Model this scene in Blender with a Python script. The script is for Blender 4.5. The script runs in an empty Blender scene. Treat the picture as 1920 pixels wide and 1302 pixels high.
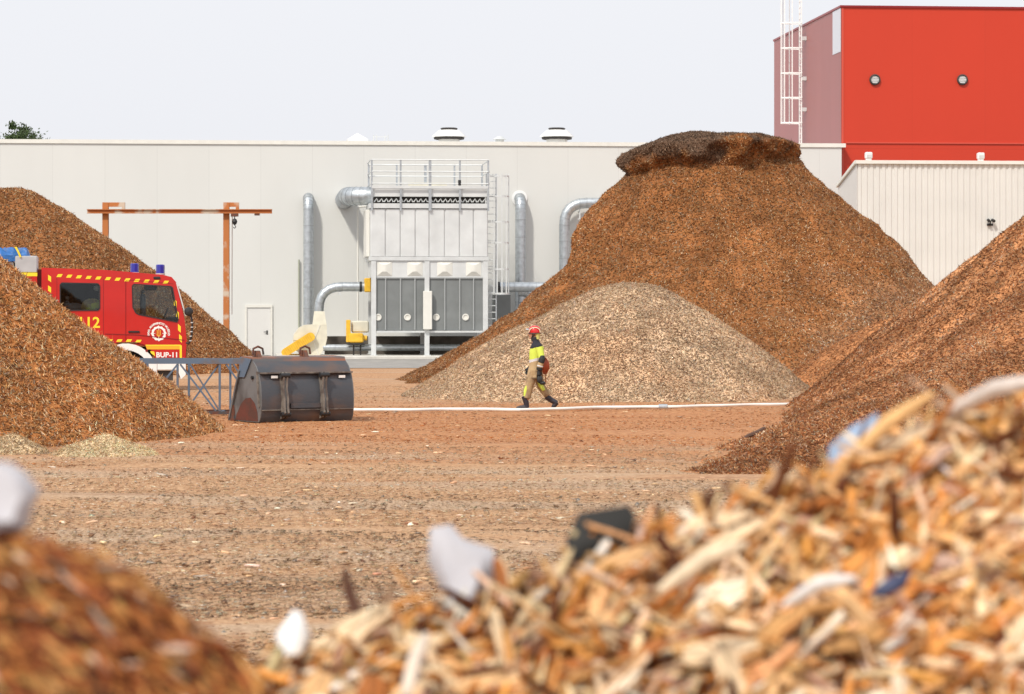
import bpy, math, random
import numpy as np
from mathutils import Vector, Matrix
random.seed(11); RNG = np.random.default_rng(11)
R = math.radians
F = 5333.33; HZ = 574.0; CH = 2.25            # focal length in photo pixels, horizon row, eye height
S = bpy.context.scene; COL = S.collection

# ------------------------------------------------------------------ materials
def mat(name, col, rough=.6, metal=0., var=.0, vscale=4., bump=0., bscale=20., bdist=.01, spec=.5, detail=4, stretch=None, coat=0):
    m = bpy.data.materials.new(name); m.use_nodes = True
    nt = m.node_tree; b = nt.nodes['Principled BSDF']
    b.inputs['Base Color'].default_value = (*col, 1); b.inputs['Roughness'].default_value = rough
    b.inputs['Metallic'].default_value = metal; b.inputs['Specular IOR Level'].default_value = spec
    b.inputs['Coat Weight'].default_value = coat
    tc = nt.nodes.new('ShaderNodeTexCoord'); mp = nt.nodes.new('ShaderNodeMapping')
    nt.links.new(tc.outputs['Object'], mp.inputs[0])
    if stretch: mp.inputs['Scale'].default_value = stretch
    if var:
        n = nt.nodes.new('ShaderNodeTexNoise'); n.inputs['Scale'].default_value = vscale; n.inputs['Detail'].default_value = detail
        nt.links.new(mp.outputs[0], n.inputs['Vector'])
        r = nt.nodes.new('ShaderNodeMapRange'); r.inputs[1].default_value = .3; r.inputs[2].default_value = .7
        r.inputs[3].default_value = 1-var; r.inputs[4].default_value = 1+var*.6
        nt.links.new(n.outputs[0], r.inputs[0])
        mx = nt.nodes.new('ShaderNodeVectorMath'); mx.operation = 'SCALE'; mx.inputs[0].default_value = col
        nt.links.new(r.outputs[0], mx.inputs['Scale']); nt.links.new(mx.outputs[0], b.inputs['Base Color'])
        r2 = nt.nodes.new('ShaderNodeMapRange'); r2.inputs[3].default_value = max(0, rough-.08); r2.inputs[4].default_value = min(1, rough+.1)
        nt.links.new(n.outputs[0], r2.inputs[0]); nt.links.new(r2.outputs[0], b.inputs['Roughness'])
    if bump:
        n2 = nt.nodes.new('ShaderNodeTexNoise'); n2.inputs['Scale'].default_value = bscale; n2.inputs['Detail'].default_value = 6
        nt.links.new(mp.outputs[0], n2.inputs['Vector'])
        bp = nt.nodes.new('ShaderNodeBump'); bp.inputs['Strength'].default_value = bump; bp.inputs['Distance'].default_value = bdist
        nt.links.new(n2.outputs[0], bp.inputs['Height']); nt.links.new(bp.outputs[0], b.inputs['Normal'])
    return m
def mix2(name, c1, c2, scale, lo=.45, hi=.58, rough=.7, bump=.3, bscale=25, stretch=None, metal=0, detail=8, distort=0.):
    m = mat(name, c1, rough, metal, 0, bump=bump, bscale=bscale, stretch=stretch)
    nt = m.node_tree; mp = [n for n in nt.nodes if n.type == 'MAPPING'][0]; b = nt.nodes['Principled BSDF']
    n = nt.nodes.new('ShaderNodeTexNoise'); n.inputs['Scale'].default_value = scale; n.inputs['Detail'].default_value = detail
    n.inputs['Distortion'].default_value = distort
    nt.links.new(mp.outputs[0], n.inputs['Vector'])
    cr = nt.nodes.new('ShaderNodeValToRGB'); cr.color_ramp.elements[0].position = lo; cr.color_ramp.elements[1].position = hi
    cr.color_ramp.elements[0].color = (*c1, 1); cr.color_ramp.elements[1].color = (*c2, 1)
    nt.links.new(n.outputs[0], cr.inputs[0]); nt.links.new(cr.outputs[0], b.inputs['Base Color'])
    return m
M = {}
M['galv'] = mat('galvanised_steel', (.50,.54,.57), .38, .75, .18, 7, bump=.08, bscale=14)
M['band_steel'] = mat('duct_band',(.40,.43,.45),.4,.7)
M['galv_l'] = mat('light_zinc', (.66,.68,.68), .5, .35, .08, 3)
M['panel_l'] = mat('pale_zinc_panel', (.70,.72,.72), .42, .3, .10, 1.3, bump=.12, bscale=1.6, bdist=.05)
M['panel_d'] = mat('grey_hopper_panel', (.22,.235,.235), .45, .25, .12, 1.5, bump=.06, bscale=3)
M['offwhite'] = mat('off_white_paint', (.72,.71,.66), .5, 0, .05, 3)
M['cream'] = mat('cream_paint', (.66,.63,.52), .45, 0, .12, 3)
M['yellow'] = mat('machine_yellow', (.78,.46,.035), .45, 0, .15, 6)
M['black'] = mat('black_rubber', (.018,.018,.02), .55)
M['dark'] = mat('dark_void', (.05,.045,.042), .8)
M['white'] = mat('white_paint', (.80,.80,.79), .4, 0, .05, 4)
M['rust'] = mix2('rusty_beam', (.46,.16,.045), (.56,.46,.36), 1.6, .54, .62, .8, .3, 30, stretch=(1,1,.8))
M['rust2'] = mix2('rusty_steel_dark', (.13,.045,.025), (.06,.06,.065), 5, .45, .6, .75)
M['bucket'] = mix2('bucket_steel', (.075,.082,.095), (.15,.10,.08), 1.3, .46, .70, .48, .25, 14, metal=.25, stretch=(1,1,2))
M['bucket_l'] = mix2('bucket_lit_steel', (.17,.175,.18), (.085,.08,.08), 2.0, .45, .7, .5, .1, 12, metal=.2)  # lighter than the shell: light from the left put into the colour
M['bucket_t'] = mix2('bucket_top_rust', (.10,.10,.105), (.27,.11,.06), 1.5, .42, .60, .6, .15, 20, stretch=(.8,1,3))
M['strap'] = mix2('bucket_bracket_steel', (.20,.175,.15), (.10,.08,.07), 6, .4, .6, .6, .2, 20)
M['bluesteel'] = mix2('blue_steel', (.10,.145,.21), (.14,.12,.12), 2.4, .55, .68, .55, .15, 20)
M['red'] = mat('fire_red_paint', (.50,.014,.010), .3, 0, .10, 1.5, coat=.25)
M['darkred'] = mat('dark_red_paint', (.22,.008,.01), .35)
M['yel'] = mat('reflective_yellow', (.88,.66,.03), .45)
M['orange'] = mat('orange_stripe', (.88,.40,.02), .45)
M['decal'] = mat('white_decal', (.85,.85,.83), .4)
M['gold'] = mat('gold_decal', (.75,.42,.05), .4)
M['blueplastic'] = mat('blue_beacon', (.02,.022,.32), .12, 0, spec=.8)
M['silver'] = mat('silver_box', (.52,.54,.56), .42, .5, .08, 4)
M['tarp'] = mat('blue_tarp', (.02,.13,.40), .4, 0, .25, 9, bump=.8, bscale=6, bdist=.06)
M['seat'] = mat('seat_cloth', (.30,.31,.34), .85)
M['inter'] = mat('cab_interior', (.035,.036,.04), .8)
M['intl'] = mat('grey_interior', (.33,.32,.31), .8, 0, .3, 6)
M['hose'] = mat('white_fire_hose', (.82,.81,.77), .7, 0, .05, 6)
M['plastic'] = mat('white_plastic', (.47,.46,.49), .65, 0, .06, 6)
M['bluepl'] = mat('blue_plastic', (.27,.36,.50), .4)
M['blackpl'] = mat('black_plastic', (.010,.010,.009), .7)
M['navypl'] = mat('navy_plastic', (.03,.04,.10), .5)
M['skin'] = mat('skin', (.50,.26,.17), .55)
M['boot'] = mat('boot_leather', (.03,.025,.035), .5, 0, .3, 20)
M['glove'] = mat('glove_black', (.02,.022,.024), .7)
M['helmet'] = mat('helmet_red', (.62,.02,.02), .25, coat=.5)
M['band'] = mat('helmet_band', (.85,.78,.55), .4)
M['bagred'] = mat('orange_bag', (.36,.06,.015), .6, 0, .25, 12)
M['roofwhite'] = mat('roof_vent_white', (.80,.80,.78), .5)
M['concrete'] = mat('concrete_pad', (.30,.285,.265), .85, 0, .22, 1.2, bump=.2, bscale=30)
M['curb'] = mat('concrete_plinth', (.62,.60,.55), .8, 0, .15, 2)
M['blackcurb'] = mat('grimy_board', (.10,.085,.07), .8, 0, .4, 2.5)
M['bark'] = mat('tree_bark', (.10,.08,.06), .9)
def glass():
    m = bpy.data.materials.new('window_glass'); m.use_nodes = True; nt = m.node_tree; nt.nodes.clear()
    o = nt.nodes.new('ShaderNodeOutputMaterial'); mx = nt.nodes.new('ShaderNodeMixShader')
    t = nt.nodes.new('ShaderNodeBsdfTransparent'); t.inputs[0].default_value = (.72,.76,.76,1)
    g = nt.nodes.new('ShaderNodeBsdfGlossy'); g.inputs['Roughness'].default_value = .02
    fr = nt.nodes.new('ShaderNodeFresnel'); fr.inputs[0].default_value = 1.5
    nt.links.new(fr.outputs[0], mx.inputs[0]); nt.links.new(t.outputs[0], mx.inputs[1]); nt.links.new(g.outputs[0], mx.inputs[2])
    nt.links.new(mx.outputs[0], o.inputs[0]); return m
M['glass'] = glass()
def wallmat(name, col, pitch, depth, rough=.5, dirt=.10, axis=0, hj=None):
    m = mat(name, col, rough); nt = m.node_tree; b = nt.nodes['Principled BSDF']; L = nt.links
    tc = [n for n in nt.nodes if n.type == 'TEX_COORD'][0]
    sx = nt.nodes.new('ShaderNodeSeparateXYZ'); L.new(tc.outputs['Object'], sx.inputs[0])
    def math_(op, a, v=None, v2=None):
        n = nt.nodes.new('ShaderNodeMath'); n.operation = op
        L.new(a, n.inputs[0]) if not isinstance(a, (int, float)) else setattr(n.inputs[0], 'default_value', a)
        if v is not None:
            if isinstance(v, (int, float)): n.inputs[1].default_value = v
            else: L.new(v, n.inputs[1])
        return n.outputs[0]
    f = math_('FRACT', math_('DIVIDE', sx.outputs[axis], pitch))
    line = math_('LESS_THAN', f, .018/pitch)
    if hj:
        l2 = math_('LESS_THAN', math_('ABSOLUTE', math_('SUBTRACT', sx.outputs[2], hj)), .02)
        line = math_('MAXIMUM', line, l2)
    n1 = nt.nodes.new('ShaderNodeTexNoise'); n1.inputs['Scale'].default_value = .35; n1.inputs['Detail'].default_value = 6
    mp = nt.nodes.new('ShaderNodeMapping'); mp.inputs['Scale'].default_value = (1.5,1,.5)
    L.new(tc.outputs['Object'], mp.inputs[0]); L.new(mp.outputs[0], n1.inputs[0])
    # slightly different tone panel by panel, rain-washed grime
    wn = nt.nodes.new('ShaderNodeTexWhiteNoise'); wn.noise_dimensions = '1D'
    L.new(math_('FLOOR', math_('DIVIDE', sx.outputs[axis], pitch)), wn.inputs['W'])
    tone = math_('ADD', math_('MULTIPLY', n1.outputs[0], dirt), math_('MULTIPLY', wn.outputs['Value'], dirt*.18))
    v = math_('SUBTRACT', 1+dirt*.5, tone)
    v = math_('MULTIPLY', v, math_('SUBTRACT', 1.0, math_('MULTIPLY', line, depth)))
    sc = nt.nodes.new('ShaderNodeVectorMath'); sc.operation = 'SCALE'; sc.inputs[0].default_value = col
    L.new(v, sc.inputs['Scale']); L.new(sc.outputs[0], b.inputs['Base Color'])
    return m
M['wall'] = wallmat('hall_cladding', (.63,.635,.615), 2.3, .13)
M['redfront'] = wallmat('red_cladding', (.52,.034,.009), 3.4, .10, .55, .10, hj=9.45)
M['redside'] = wallmat('sky_tinted_red_cladding', (.30,.088,.080), 1.15, .08, .4, .2, axis=1)  # grazing sky reflection put into the side wall's pink colour
M['corr'] = mat('corrugated_sheet', (.68,.68,.65), .5, .1, .05, .7)
def chipmat(name, sat=1.):
    m = bpy.data.materials.new(name); m.use_nodes = True; nt = m.node_tree; b = nt.nodes['Principled BSDF']
    a = nt.nodes.new('ShaderNodeAttribute'); a.attribute_name = 'chip_colour'
    tc = nt.nodes.new('ShaderNodeTexCoord'); n = nt.nodes.new('ShaderNodeTexNoise'); n.inputs['Scale'].default_value = 60; n.inputs['Detail'].default_value = 3
    nt.links.new(tc.outputs['Object'], n.inputs['Vector'])
    r = nt.nodes.new('ShaderNodeMapRange'); r.inputs[1].default_value = .3; r.inputs[2].default_value = .7; r.inputs[3].default_value = .7; r.inputs[4].default_value = 1.2
    nt.links.new(n.outputs[0], r.inputs[0])
    s = nt.nodes.new('ShaderNodeVectorMath'); s.operation = 'SCALE'
    nt.links.new(a.outputs['Color'], s.inputs[0]); nt.links.new(r.outputs[0], s.inputs['Scale'])
    nt.links.new(s.outputs[0], b.inputs['Base Color']); b.inputs['Roughness'].default_value = .8; b.inputs['Specular IOR Level'].default_value = .12
    return m
M['chips'] = chipmat('wood_chips')
M['leaf'] = mat('tree_leaf', (.055,.09,.025), .6, 0, .4, 1.5)

# ------------------------------------------------------------------ mesh builder
class MB:
    def __init__(s): s.v = []; s.f = []; s.mi = []; s.cur = 0
    def add(s, vs, fs):
        o = len(s.v); s.v += [tuple(p) for p in vs]; s.f += [tuple(i+o for i in f) for f in fs]; s.mi += [s.cur]*len(fs); return s
    def box(s, x0,x1,y0,y1,z0,z1):
        return s.add([(x0,y0,z0),(x1,y0,z0),(x1,y1,z0),(x0,y1,z0),(x0,y0,z1),(x1,y0,z1),(x1,y1,z1),(x0,y1,z1)],
                     [(3,2,1,0),(4,5,6,7),(0,1,5,4),(1,2,6,5),(2,3,7,6),(3,0,4,7)])
    def bbox(s, x0,x1,y0,y1,z0,z1,b=.02):     # box with chamfered edges
        c = b; V = []
        for z, i in ((z0,c),(z0+c,0),(z1-c,0),(z1,c)):
            V += [(x0+c+i,y0+i,z),(x1-c-i,y0+i,z),(x1-i,y0+c+i,z),(x1-i,y1-c-i,z),(x1-c-i,y1-i,z),(x0+c+i,y1-i,z),(x0+i,y1-c-i,z),(x0+i,y0+c+i,z)]
        fs = [tuple(range(7,-1,-1)), tuple(range(24,32))]
        for k in range(3):
            for j in range(8):
                a = k*8+j; b2 = k*8+(j+1)%8; fs.append((a,b2,b2+8,a+8))
        return s.add(V, fs)
    def bar(s, a, b, w, h=None, up=(0,0,1)):   # rectangular bar from a to b
        h = h or w; a = Vector(a); b = Vector(b); d = (b-a).normalized(); up = Vector(up)
        if abs(d.dot(up)) > .98: up = Vector((0,1,0))
        sx = d.cross(up).normalized()*w/2; sz = sx.cross(d).normalized()*h/2
        V = [a-sx-sz,a+sx-sz,a+sx+sz,a-sx+sz,b-sx-sz,b+sx-sz,b+sx+sz,b-sx+sz]
        return s.add(V, [(0,1,2,3),(7,6,5,4),(1,0,4,5),(2,1,5,6),(3,2,6,7),(0,3,7,4)])
    def tube(s, pts, r, n=14, caps=True):
        pts = [Vector(p) for p in pts]; rs = r if isinstance(r, (list, tuple)) else [r]*len(pts)
        tang = []
        for i in range(len(pts)):
            a = pts[max(0,i-1)]; b = pts[min(len(pts)-1,i+1)]; tang.append((b-a).normalized())
        up = Vector((0,0,1)) if abs(tang[0].z) < .9 else Vector((0,1,0))
        nx = tang[0].cross(up).normalized(); V = []
        for i, p in enumerate(pts):
            nx = (nx - tang[i]*nx.dot(tang[i])).normalized(); ny = tang[i].cross(nx)
            for k in range(n):
                t = 2*math.pi*k/n; V.append(p+(nx*math.cos(t)+ny*math.sin(t))*rs[i])
        fs = [(i*n+k, i*n+(k+1)%n, (i+1)*n+(k+1)%n, (i+1)*n+k) for i in range(len(pts)-1) for k in range(n)]
        if caps: fs += [tuple(range(n-1,-1,-1)), tuple((len(pts)-1)*n+k for k in range(n))]
        return s.add(V, fs)
    def cyl(s, a, b, r, n=18): return s.tube([a,b], r, n)
    def ext(s, poly, axis, a, b):              # extrude polygon [(p,q)] along axis 0/1/2 from a to b
        def mk(p, q, t): return {0:(t,p,q),1:(p,t,q),2:(p,q,t)}[axis]
        n = len(poly); V = [mk(p,q,a) for p,q in poly]+[mk(p,q,b) for p,q in poly]
        return s.add(V, [tuple(range(n)), tuple(range(2*n-1,n-1,-1))]+[(i,(i+1)%n,(i+1)%n+n,i+n)[::-1] for i in range(n)])
    def lathe(s, prof, c=(0,0,0), n=20, axis=2):
        V = []
        for r, z in prof:
            for k in range(n):
                t = 2*math.pi*k/n; p = (r*math.cos(t), r*math.sin(t), z)
                if axis == 1: p = (p[0], p[2], p[1])
                V.append((c[0]+p[0], c[1]+p[1], c[2]+p[2]))
        fs = [(i*n+k, i*n+(k+1)%n, (i+1)*n+(k+1)%n, (i+1)*n+k) for i in range(len(prof)-1) for k in range(n)]
        if prof[0][0] > 1e-4: fs.append(tuple(range(n-1,-1,-1)))
        if prof[-1][0] > 1e-4: fs.append(tuple((len(prof)-1)*n+k for k in range(n)))
        return s.add(V, fs)
    def loft(s, rings):                        # rings: (center, rx, ry) horizontal ellipses, or with axes
        n = 14; V = []
        for c, ax, ay in rings:
            c = Vector(c); ax = Vector(ax); ay = Vector(ay)
            for k in range(n):
                t = 2*math.pi*k/n; V.append(c+ax*math.cos(t)+ay*math.sin(t))
        fs = [(i*n+k, i*n+(k+1)%n, (i+1)*n+(k+1)%n, (i+1)*n+k) for i in range(len(rings)-1) for k in range(n)]
        fs += [tuple(range(n-1,-1,-1)), tuple((len(rings)-1)*n+k for k in range(n))]
        return s.add(V, fs)

class Frame:
    def __init__(s, o, th): s.o = Vector(o); s.th = th; s.m = Matrix.Translation(s.o) @ Matrix.Rotation(th, 4, 'Z')
    def __call__(s, p): return s.m @ Vector(p)
WORLD = Frame((0,0,0), 0)
BASE = {}
def tag(o, label=None, cat=None, group=None, kind=None):
    if label: o['label'] = label
    if cat: o['category'] = cat
    if group: o['group'] = group
    if kind: o['kind'] = kind
    return o
def thing(name, label, cat, base, fr=WORLD, group=None):
    o = bpy.data.objects.new(name, None); COL.objects.link(o); o.empty_display_size = .2
    o.location = fr(base); o.rotation_euler = (0,0,fr.th); BASE[o.name] = Vector(base); return tag(o, label, cat, group)
def mkmesh(name, mb, mats, off=Vector((0,0,0)), smooth=30):
    me = bpy.data.meshes.new(name); me.from_pydata([tuple(Vector(p)-off) for p in mb.v], [], mb.f)
    for m in (mats if isinstance(mats, list) else [mats]): me.materials.append(m)
    if max(mb.mi or [0]) > 0: me.polygons.foreach_set('material_index', mb.mi)
    import bmesh
    bm = bmesh.new(); bm.from_mesh(me); bmesh.ops.recalc_face_normals(bm, faces=bm.faces); bm.to_mesh(me); bm.free()
    if smooth:
        me.polygons.foreach_set('use_smooth', [True]*len(me.polygons)); me.set_sharp_from_angle(angle=R(smooth))
    return me
def part(name, mb, m, par, label=None, smooth=30, kind=None):
    # vertices are given in the frame of the thing; a sub-part shares its thing's base
    base = BASE[par.name]; o = bpy.data.objects.new(name, mkmesh(name, mb, m, base, smooth)); COL.objects.link(o)
    o.parent = par; BASE[o.name] = base; return tag(o, label, None, None, kind)
def single(name, mb, m, label, cat, base=(0,0,0), fr=WORLD, group=None, kind=None, smooth=30):
    o = bpy.data.objects.new(name, mkmesh(name, mb, m, Vector(base), smooth)); COL.objects.link(o)
    o.location = fr(base); o.rotation_euler = (0,0,fr.th); BASE[o.name] = Vector(base); return tag(o, label, cat, group, kind)
def dup(root, loc, rz=None, label=None):
    r = root.copy(); COL.objects.link(r); r.location = loc
    if rz is not None: r.rotation_euler = (0,0,rz)
    if label: r['label'] = label
    for ch in list(root.children):
        c = ch.copy(); COL.objects.link(c); c.parent = r
        for g in list(ch.children):
            d = g.copy(); COL.objects.link(d); d.parent = c
    return r

# ------------------------------------------------------------------ noise + chips (numpy)
def _hash(ix, iy, iz, seed):
    h = (ix*374761393 + iy*668265263 + iz*2147483647 + seed*1442695041) & 0xffffffff
    h = ((h ^ (h >> 13))*1274126177) & 0xffffffff
    return ((h ^ (h >> 16)) & 0xffff)/65535.
def vnoise(P, sc, seed=0):
    Q = np.asarray(P, dtype=np.float64)*sc; I = np.floor(Q).astype(np.int64); f = Q-I; f = f*f*(3-2*f); out = 0
    for dx in (0,1):
        for dy in (0,1):
            for dz in (0,1):
                w = (f[:,0] if dx else 1-f[:,0])*(f[:,1] if dy else 1-f[:,1])*(f[:,2] if dz else 1-f[:,2])
                out = out + w*_hash(I[:,0]+dx, I[:,1]+dy, I[:,2]+dz, seed)
    return out*2-1
def fbm(P, sc, seed=0, oc=4):
    return sum(vnoise(P, sc*2**k, seed+k)*.5**k for k in range(oc))
def npmesh(name, V, faces_n, faces_idx, cols=None, m=None, smooth=False):
    me = bpy.data.meshes.new(name); me.vertices.add(len(V)); me.vertices.foreach_set('co', V.astype(np.float32).ravel())
    nl = len(faces_idx); npoly = nl//faces_n
    me.loops.add(nl); me.loops.foreach_set('vertex_index', faces_idx.astype(np.int32).ravel())
    me.polygons.add(npoly); me.polygons.foreach_set('loop_start', np.arange(0, nl, faces_n, dtype=np.int32))
    me.update(calc_edges=True)
    if cols is not None:
        a = me.attributes.new('chip_colour', 'FLOAT_COLOR', 'POINT'); c = np.ones((len(V),4), dtype=np.float32); c[:,:3] = cols
        a.data.foreach_set('color', c.ravel())
    if smooth: me.polygons.foreach_set('use_smooth', [True]*npoly)
    if m: me.materials.append(m)
    me.validate(); return me
SPL_V = np.array([(-.5,0,0),(.5,0,0),(.05,.5,-.35),(-.05,-.5,-.35)]); SPL_F = np.array([(0,1,2),(1,0,3),(0,2,3),(1,3,2)])
_bv = []; 
for t_, w_, b_ in ((-.5,.55,-.3),(-.17,1,.05),(.2,.95,.12),(.5,.5,-.25)):
    _bv += [(t_,-.5*w_,b_-.5),(t_,.5*w_,b_-.5),(t_+.04,.42*w_,b_+.5),(t_-.04,-.45*w_,b_+.5)]
BEN_V = np.array(_bv); _bf = [(0,1,2,3),(15,14,13,12)]
for k_ in range(3):
    for j_ in range(4): _bf.append((k_*4+j_, (k_+1)*4+j_, (k_+1)*4+(j_+1)%4, k_*4+(j_+1)%4))
BEN_F = np.array(_bf)
def chip_frames(N, Nrm, tilt, flow=None, fw=0.):
    T = RNG.normal(size=(N,3))
    if flow is not None: T += np.asarray(flow)*fw*np.sign(RNG.random((N,1))-.5)
    T -= (T*Nrm).sum(1,keepdims=True)*Nrm; T /= np.linalg.norm(T,axis=1,keepdims=True)+1e-9
    T = T + Nrm*RNG.normal(scale=tilt, size=(N,1)); T /= np.linalg.norm(T,axis=1,keepdims=True)
    U = np.cross(Nrm, T); U /= np.linalg.norm(U,axis=1,keepdims=True)+1e-9
    U = U + Nrm*RNG.normal(scale=tilt*1.2, size=(N,1)); W = np.cross(T, U); W /= np.linalg.norm(W,axis=1,keepdims=True)
    U = np.cross(W, T); return T, U, W
def chips(name, P, Nrm, L, Wd, Th, cols, tilt=.35, shape='spl', lift=.3, flow=None, fw=0.):
    N = len(P); T, U, W = chip_frames(N, Nrm, tilt, flow, fw)
    TV, TF = (SPL_V, SPL_F) if shape == 'spl' else (BEN_V, BEN_F)
    k = len(TV); l = L[:,None,None]; w = Wd[:,None,None]; h = Th[:,None,None]
    tx = TV[None,:,0:1]; ty = TV[None,:,1:2]; tz = TV[None,:,2:3]
    if shape == 'ben':
        tz = tz + (RNG.normal(scale=.5,size=(N,1,1)))*np.abs(tx)*2; ty = ty + RNG.normal(scale=.08,size=(N,k,1)) + RNG.normal(scale=.35,size=(N,1,1))*tx*tx*4
        tz = tz + RNG.normal(scale=.12,size=(N,k,1))
    V = P[:,None,:] + Nrm[:,None,:]*(Th*lift)[:,None,None] + T[:,None,:]*tx*l + U[:,None,:]*ty*w + W[:,None,:]*tz*h
    Fi = (TF[None]+ (np.arange(N)*k)[:,None,None]).ravel()
    C = np.repeat(cols, k, axis=0)
    me = npmesh(name, V.reshape(-1,3), TF.shape[1], Fi, C, M['chips'])
    o = bpy.data.objects.new(name, me); COL.objects.link(o); return o
PAL = {
 'brown': [((.56,.25,.088),4),((.40,.16,.055),3.5),((.70,.38,.17),3.2),((.18,.068,.03),2.2),((.90,.66,.42),2)],
 'orange': [((.76,.35,.125),4),((.60,.235,.075),3.3),((.86,.50,.24),3.2),((.28,.095,.034),1.8),((.94,.70,.45),1.6)],
 'pale': [((.78,.50,.295),4),((.88,.62,.395),4),((.58,.32,.175),2.6),((.26,.13,.07),1.3),((.92,.77,.58),2)],
 'red': [((.50,.185,.066),4),((.62,.27,.11),3.2),((.34,.11,.04),3),((.74,.43,.22),2),((.16,.056,.024),1.7),((.86,.62,.42),1)],
 'straw': [((.94,.63,.35),4),((.96,.74,.47),3),((.74,.44,.21),2),((.42,.22,.10),.4)],
 'litter': [((.66,.43,.26),4),((.76,.56,.37),3),((.52,.31,.175),3),((.34,.18,.10),1),((.88,.74,.55),1.4)],
 'fore': [((.74,.42,.18),4.5),((.74,.33,.09),2.8),((.80,.58,.36),3.6),((.44,.16,.04),2.4),((.12,.04,.016),2.6),((.84,.74,.60),.8),((.56,.33,.22),1.2)],
 'forel': [((.46,.17,.05),4),((.28,.085,.03),4),((.64,.33,.11),2),((.09,.03,.015),3.2),((.60,.44,.32),.6)],
}
def palette(key, N):
    c = np.array([p[0] for p in PAL[key]]); w = np.array([p[1] for p in PAL[key]]); w = w/w.sum(); c = c*{'brown':.80,'red':.82,'orange':.90,'pale':.82}.get(key,1)
    return c[RNG.choice(len(c), N, p=w)]*np.exp(RNG.normal(scale=.16, size=(N,1)))*(1+RNG.normal(scale=.04,size=(N,3)))
def sample(V, Fq, N, keep=None, dens=None):
    tri = np.concatenate([Fq[:,[0,1,2]], Fq[:,[0,2,3]]]); a, b, c = V[tri[:,0]], V[tri[:,1]], V[tri[:,2]]
    cr = np.cross(b-a, c-a); ar = np.linalg.norm(cr,axis=1)/2; n = cr/(2*ar[:,None]+1e-12)
    w = ar.copy(); cen = (a+b+c)/3
    view = -cen.copy(); view[:,2] += CH; view /= np.linalg.norm(view,axis=1,keepdims=True)
    w[(n*view).sum(1) < -.25] = 0
    if keep is not None: w[~keep(cen)] = 0
    if dens is not None: w = w*dens(cen)
    w /= w.sum(); i = RNG.choice(len(tri), N, p=w); r1 = np.sqrt(RNG.random((N,1))); r2 = RNG.random((N,1))
    return a[i]*(1-r1)+b[i]*r1*(1-r2)+c[i]*r1*r2, n[i]
def grid_faces(nu, nv, wrap=False):
    i, j = np.meshgrid(np.arange(nu if wrap else nu-1), np.arange(nv-1), indexing='ij'); i = i.ravel(); j = j.ravel(); i2 = (i+1) % nu
    q = np.stack([i*nv+j, i2*nv+j, i2*nv+j+1, i*nv+j+1], 1)
    return q[:, ::-1] if wrap else q
def pile(name, label, V, Fq, N, key, L=(.05,.14), W=(.015,.035), dens=None, keep=None, colfn=None, shape='spl', tilt=.35, base=None, basecol=None, flow=None, fw=0.):
    bc = np.array(basecol if basecol else np.array(PAL[key][1][0])*.72)  # core colour darkened to stand in for shade in the gaps between chips
    base = Vector(base)
    root = thing(name, label, 'wood chip pile', base)
    nz = fbm(V, 2.5, 5, 3)[:,None]; cols = bc[None]*(1+.35*nz)
    if colfn: cols = colfn(V, cols)
    b = np.array(base)
    me = npmesh('heap_core', V-b, 4, Fq.ravel(), np.clip(cols,0,1), M['chips'], True)
    o = bpy.data.objects.new('heap_core', me); COL.objects.link(o); o.parent = root
    P, n = sample(V, Fq, N, keep, dens)
    c = palette(key, N); tone = fbm(P, .55, 9, 3)[:,None]; c = c*(1+.22*tone)
    if colfn: c = colfn(P, c)
    Ls = RNG.uniform(*L, N)*np.exp(RNG.normal(scale=.25,size=N)); Ws = RNG.uniform(*W, N)
    ch = chips('wood_chips', P-b, n, Ls, Ws, Ws*.5, np.clip(c,0,1), tilt, shape, .3, flow, fw)
    ch.parent = root; ch['kind'] = 'stuff'
    return root, V, Fq
def cone(cx, cy, H, Rt, nz=.12, seed=1, top=.12, nu=160, nv=70, toe=.12, sz=.5, R0=None, pw=1.):
    """radial heap: Rt(azimuth deg, 0=+X, 90=away) gives the toe radius"""
    az = np.linspace(0, 2*np.pi, nu, endpoint=False); t = np.linspace(0, 1, nv)**.9
    A, T = np.meshgrid(az, t, indexing='ij'); deg = np.degrees(A)
    Rr = np.array([Rt(d) for d in np.degrees(az)])[:,None]
    x = cx+np.cos(A)*Rr*T; y = cy+np.sin(A)*Rr*T
    z = H*(1-np.sqrt(T*T+top*top*.35)+ .5*top*top)
    if R0 or pw != 1: pp = np.maximum(Rr/R0, 1) if R0 else pw; z = H*np.clip(z/H,0,1)**pp + (np.clip((pp-1.3)/1.2,0,1)*.42*(1-T)*T*1.6 if R0 else 0)
    z = z + H*toe*np.clip((T-.75)/.25,0,1)**2*.35
    z = z - H*(1-np.sqrt(1+top*top*.35)+.5*top*top+toe*.35)*T**6 - .05*T**10
    V = np.stack([x,y,z],-1).reshape(-1,3)
    d = fbm(V, sz, seed, 4)*nz + fbm(V, 2.2, seed+9, 2)*nz*.25
    G = np.stack([np.cos(A)*5, np.sin(A)*5, T*1.1],-1).reshape(-1,3); d = d+(fbm(G,.9,seed+60,3)*.9+fbm(G,2.6,seed+66,2)*.35)*nz*np.sin(np.pi*np.clip(T.ravel(),0,1))
    V[:,2] += d*np.clip((1-T.ravel())*6,0,1); V[:,0] += fbm(V, sz, seed+30, 3)*nz*.6*T.ravel(); V[:,2] = np.maximum(V[:,2], -.06)
    return V, grid_faces(nu, nv, True)
def tab(pts):
    xs = [p[0] for p in pts]; ys = [p[1] for p in pts]
    return lambda d: float(np.interp(((d+180) % 360)-180, xs, ys))

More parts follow.
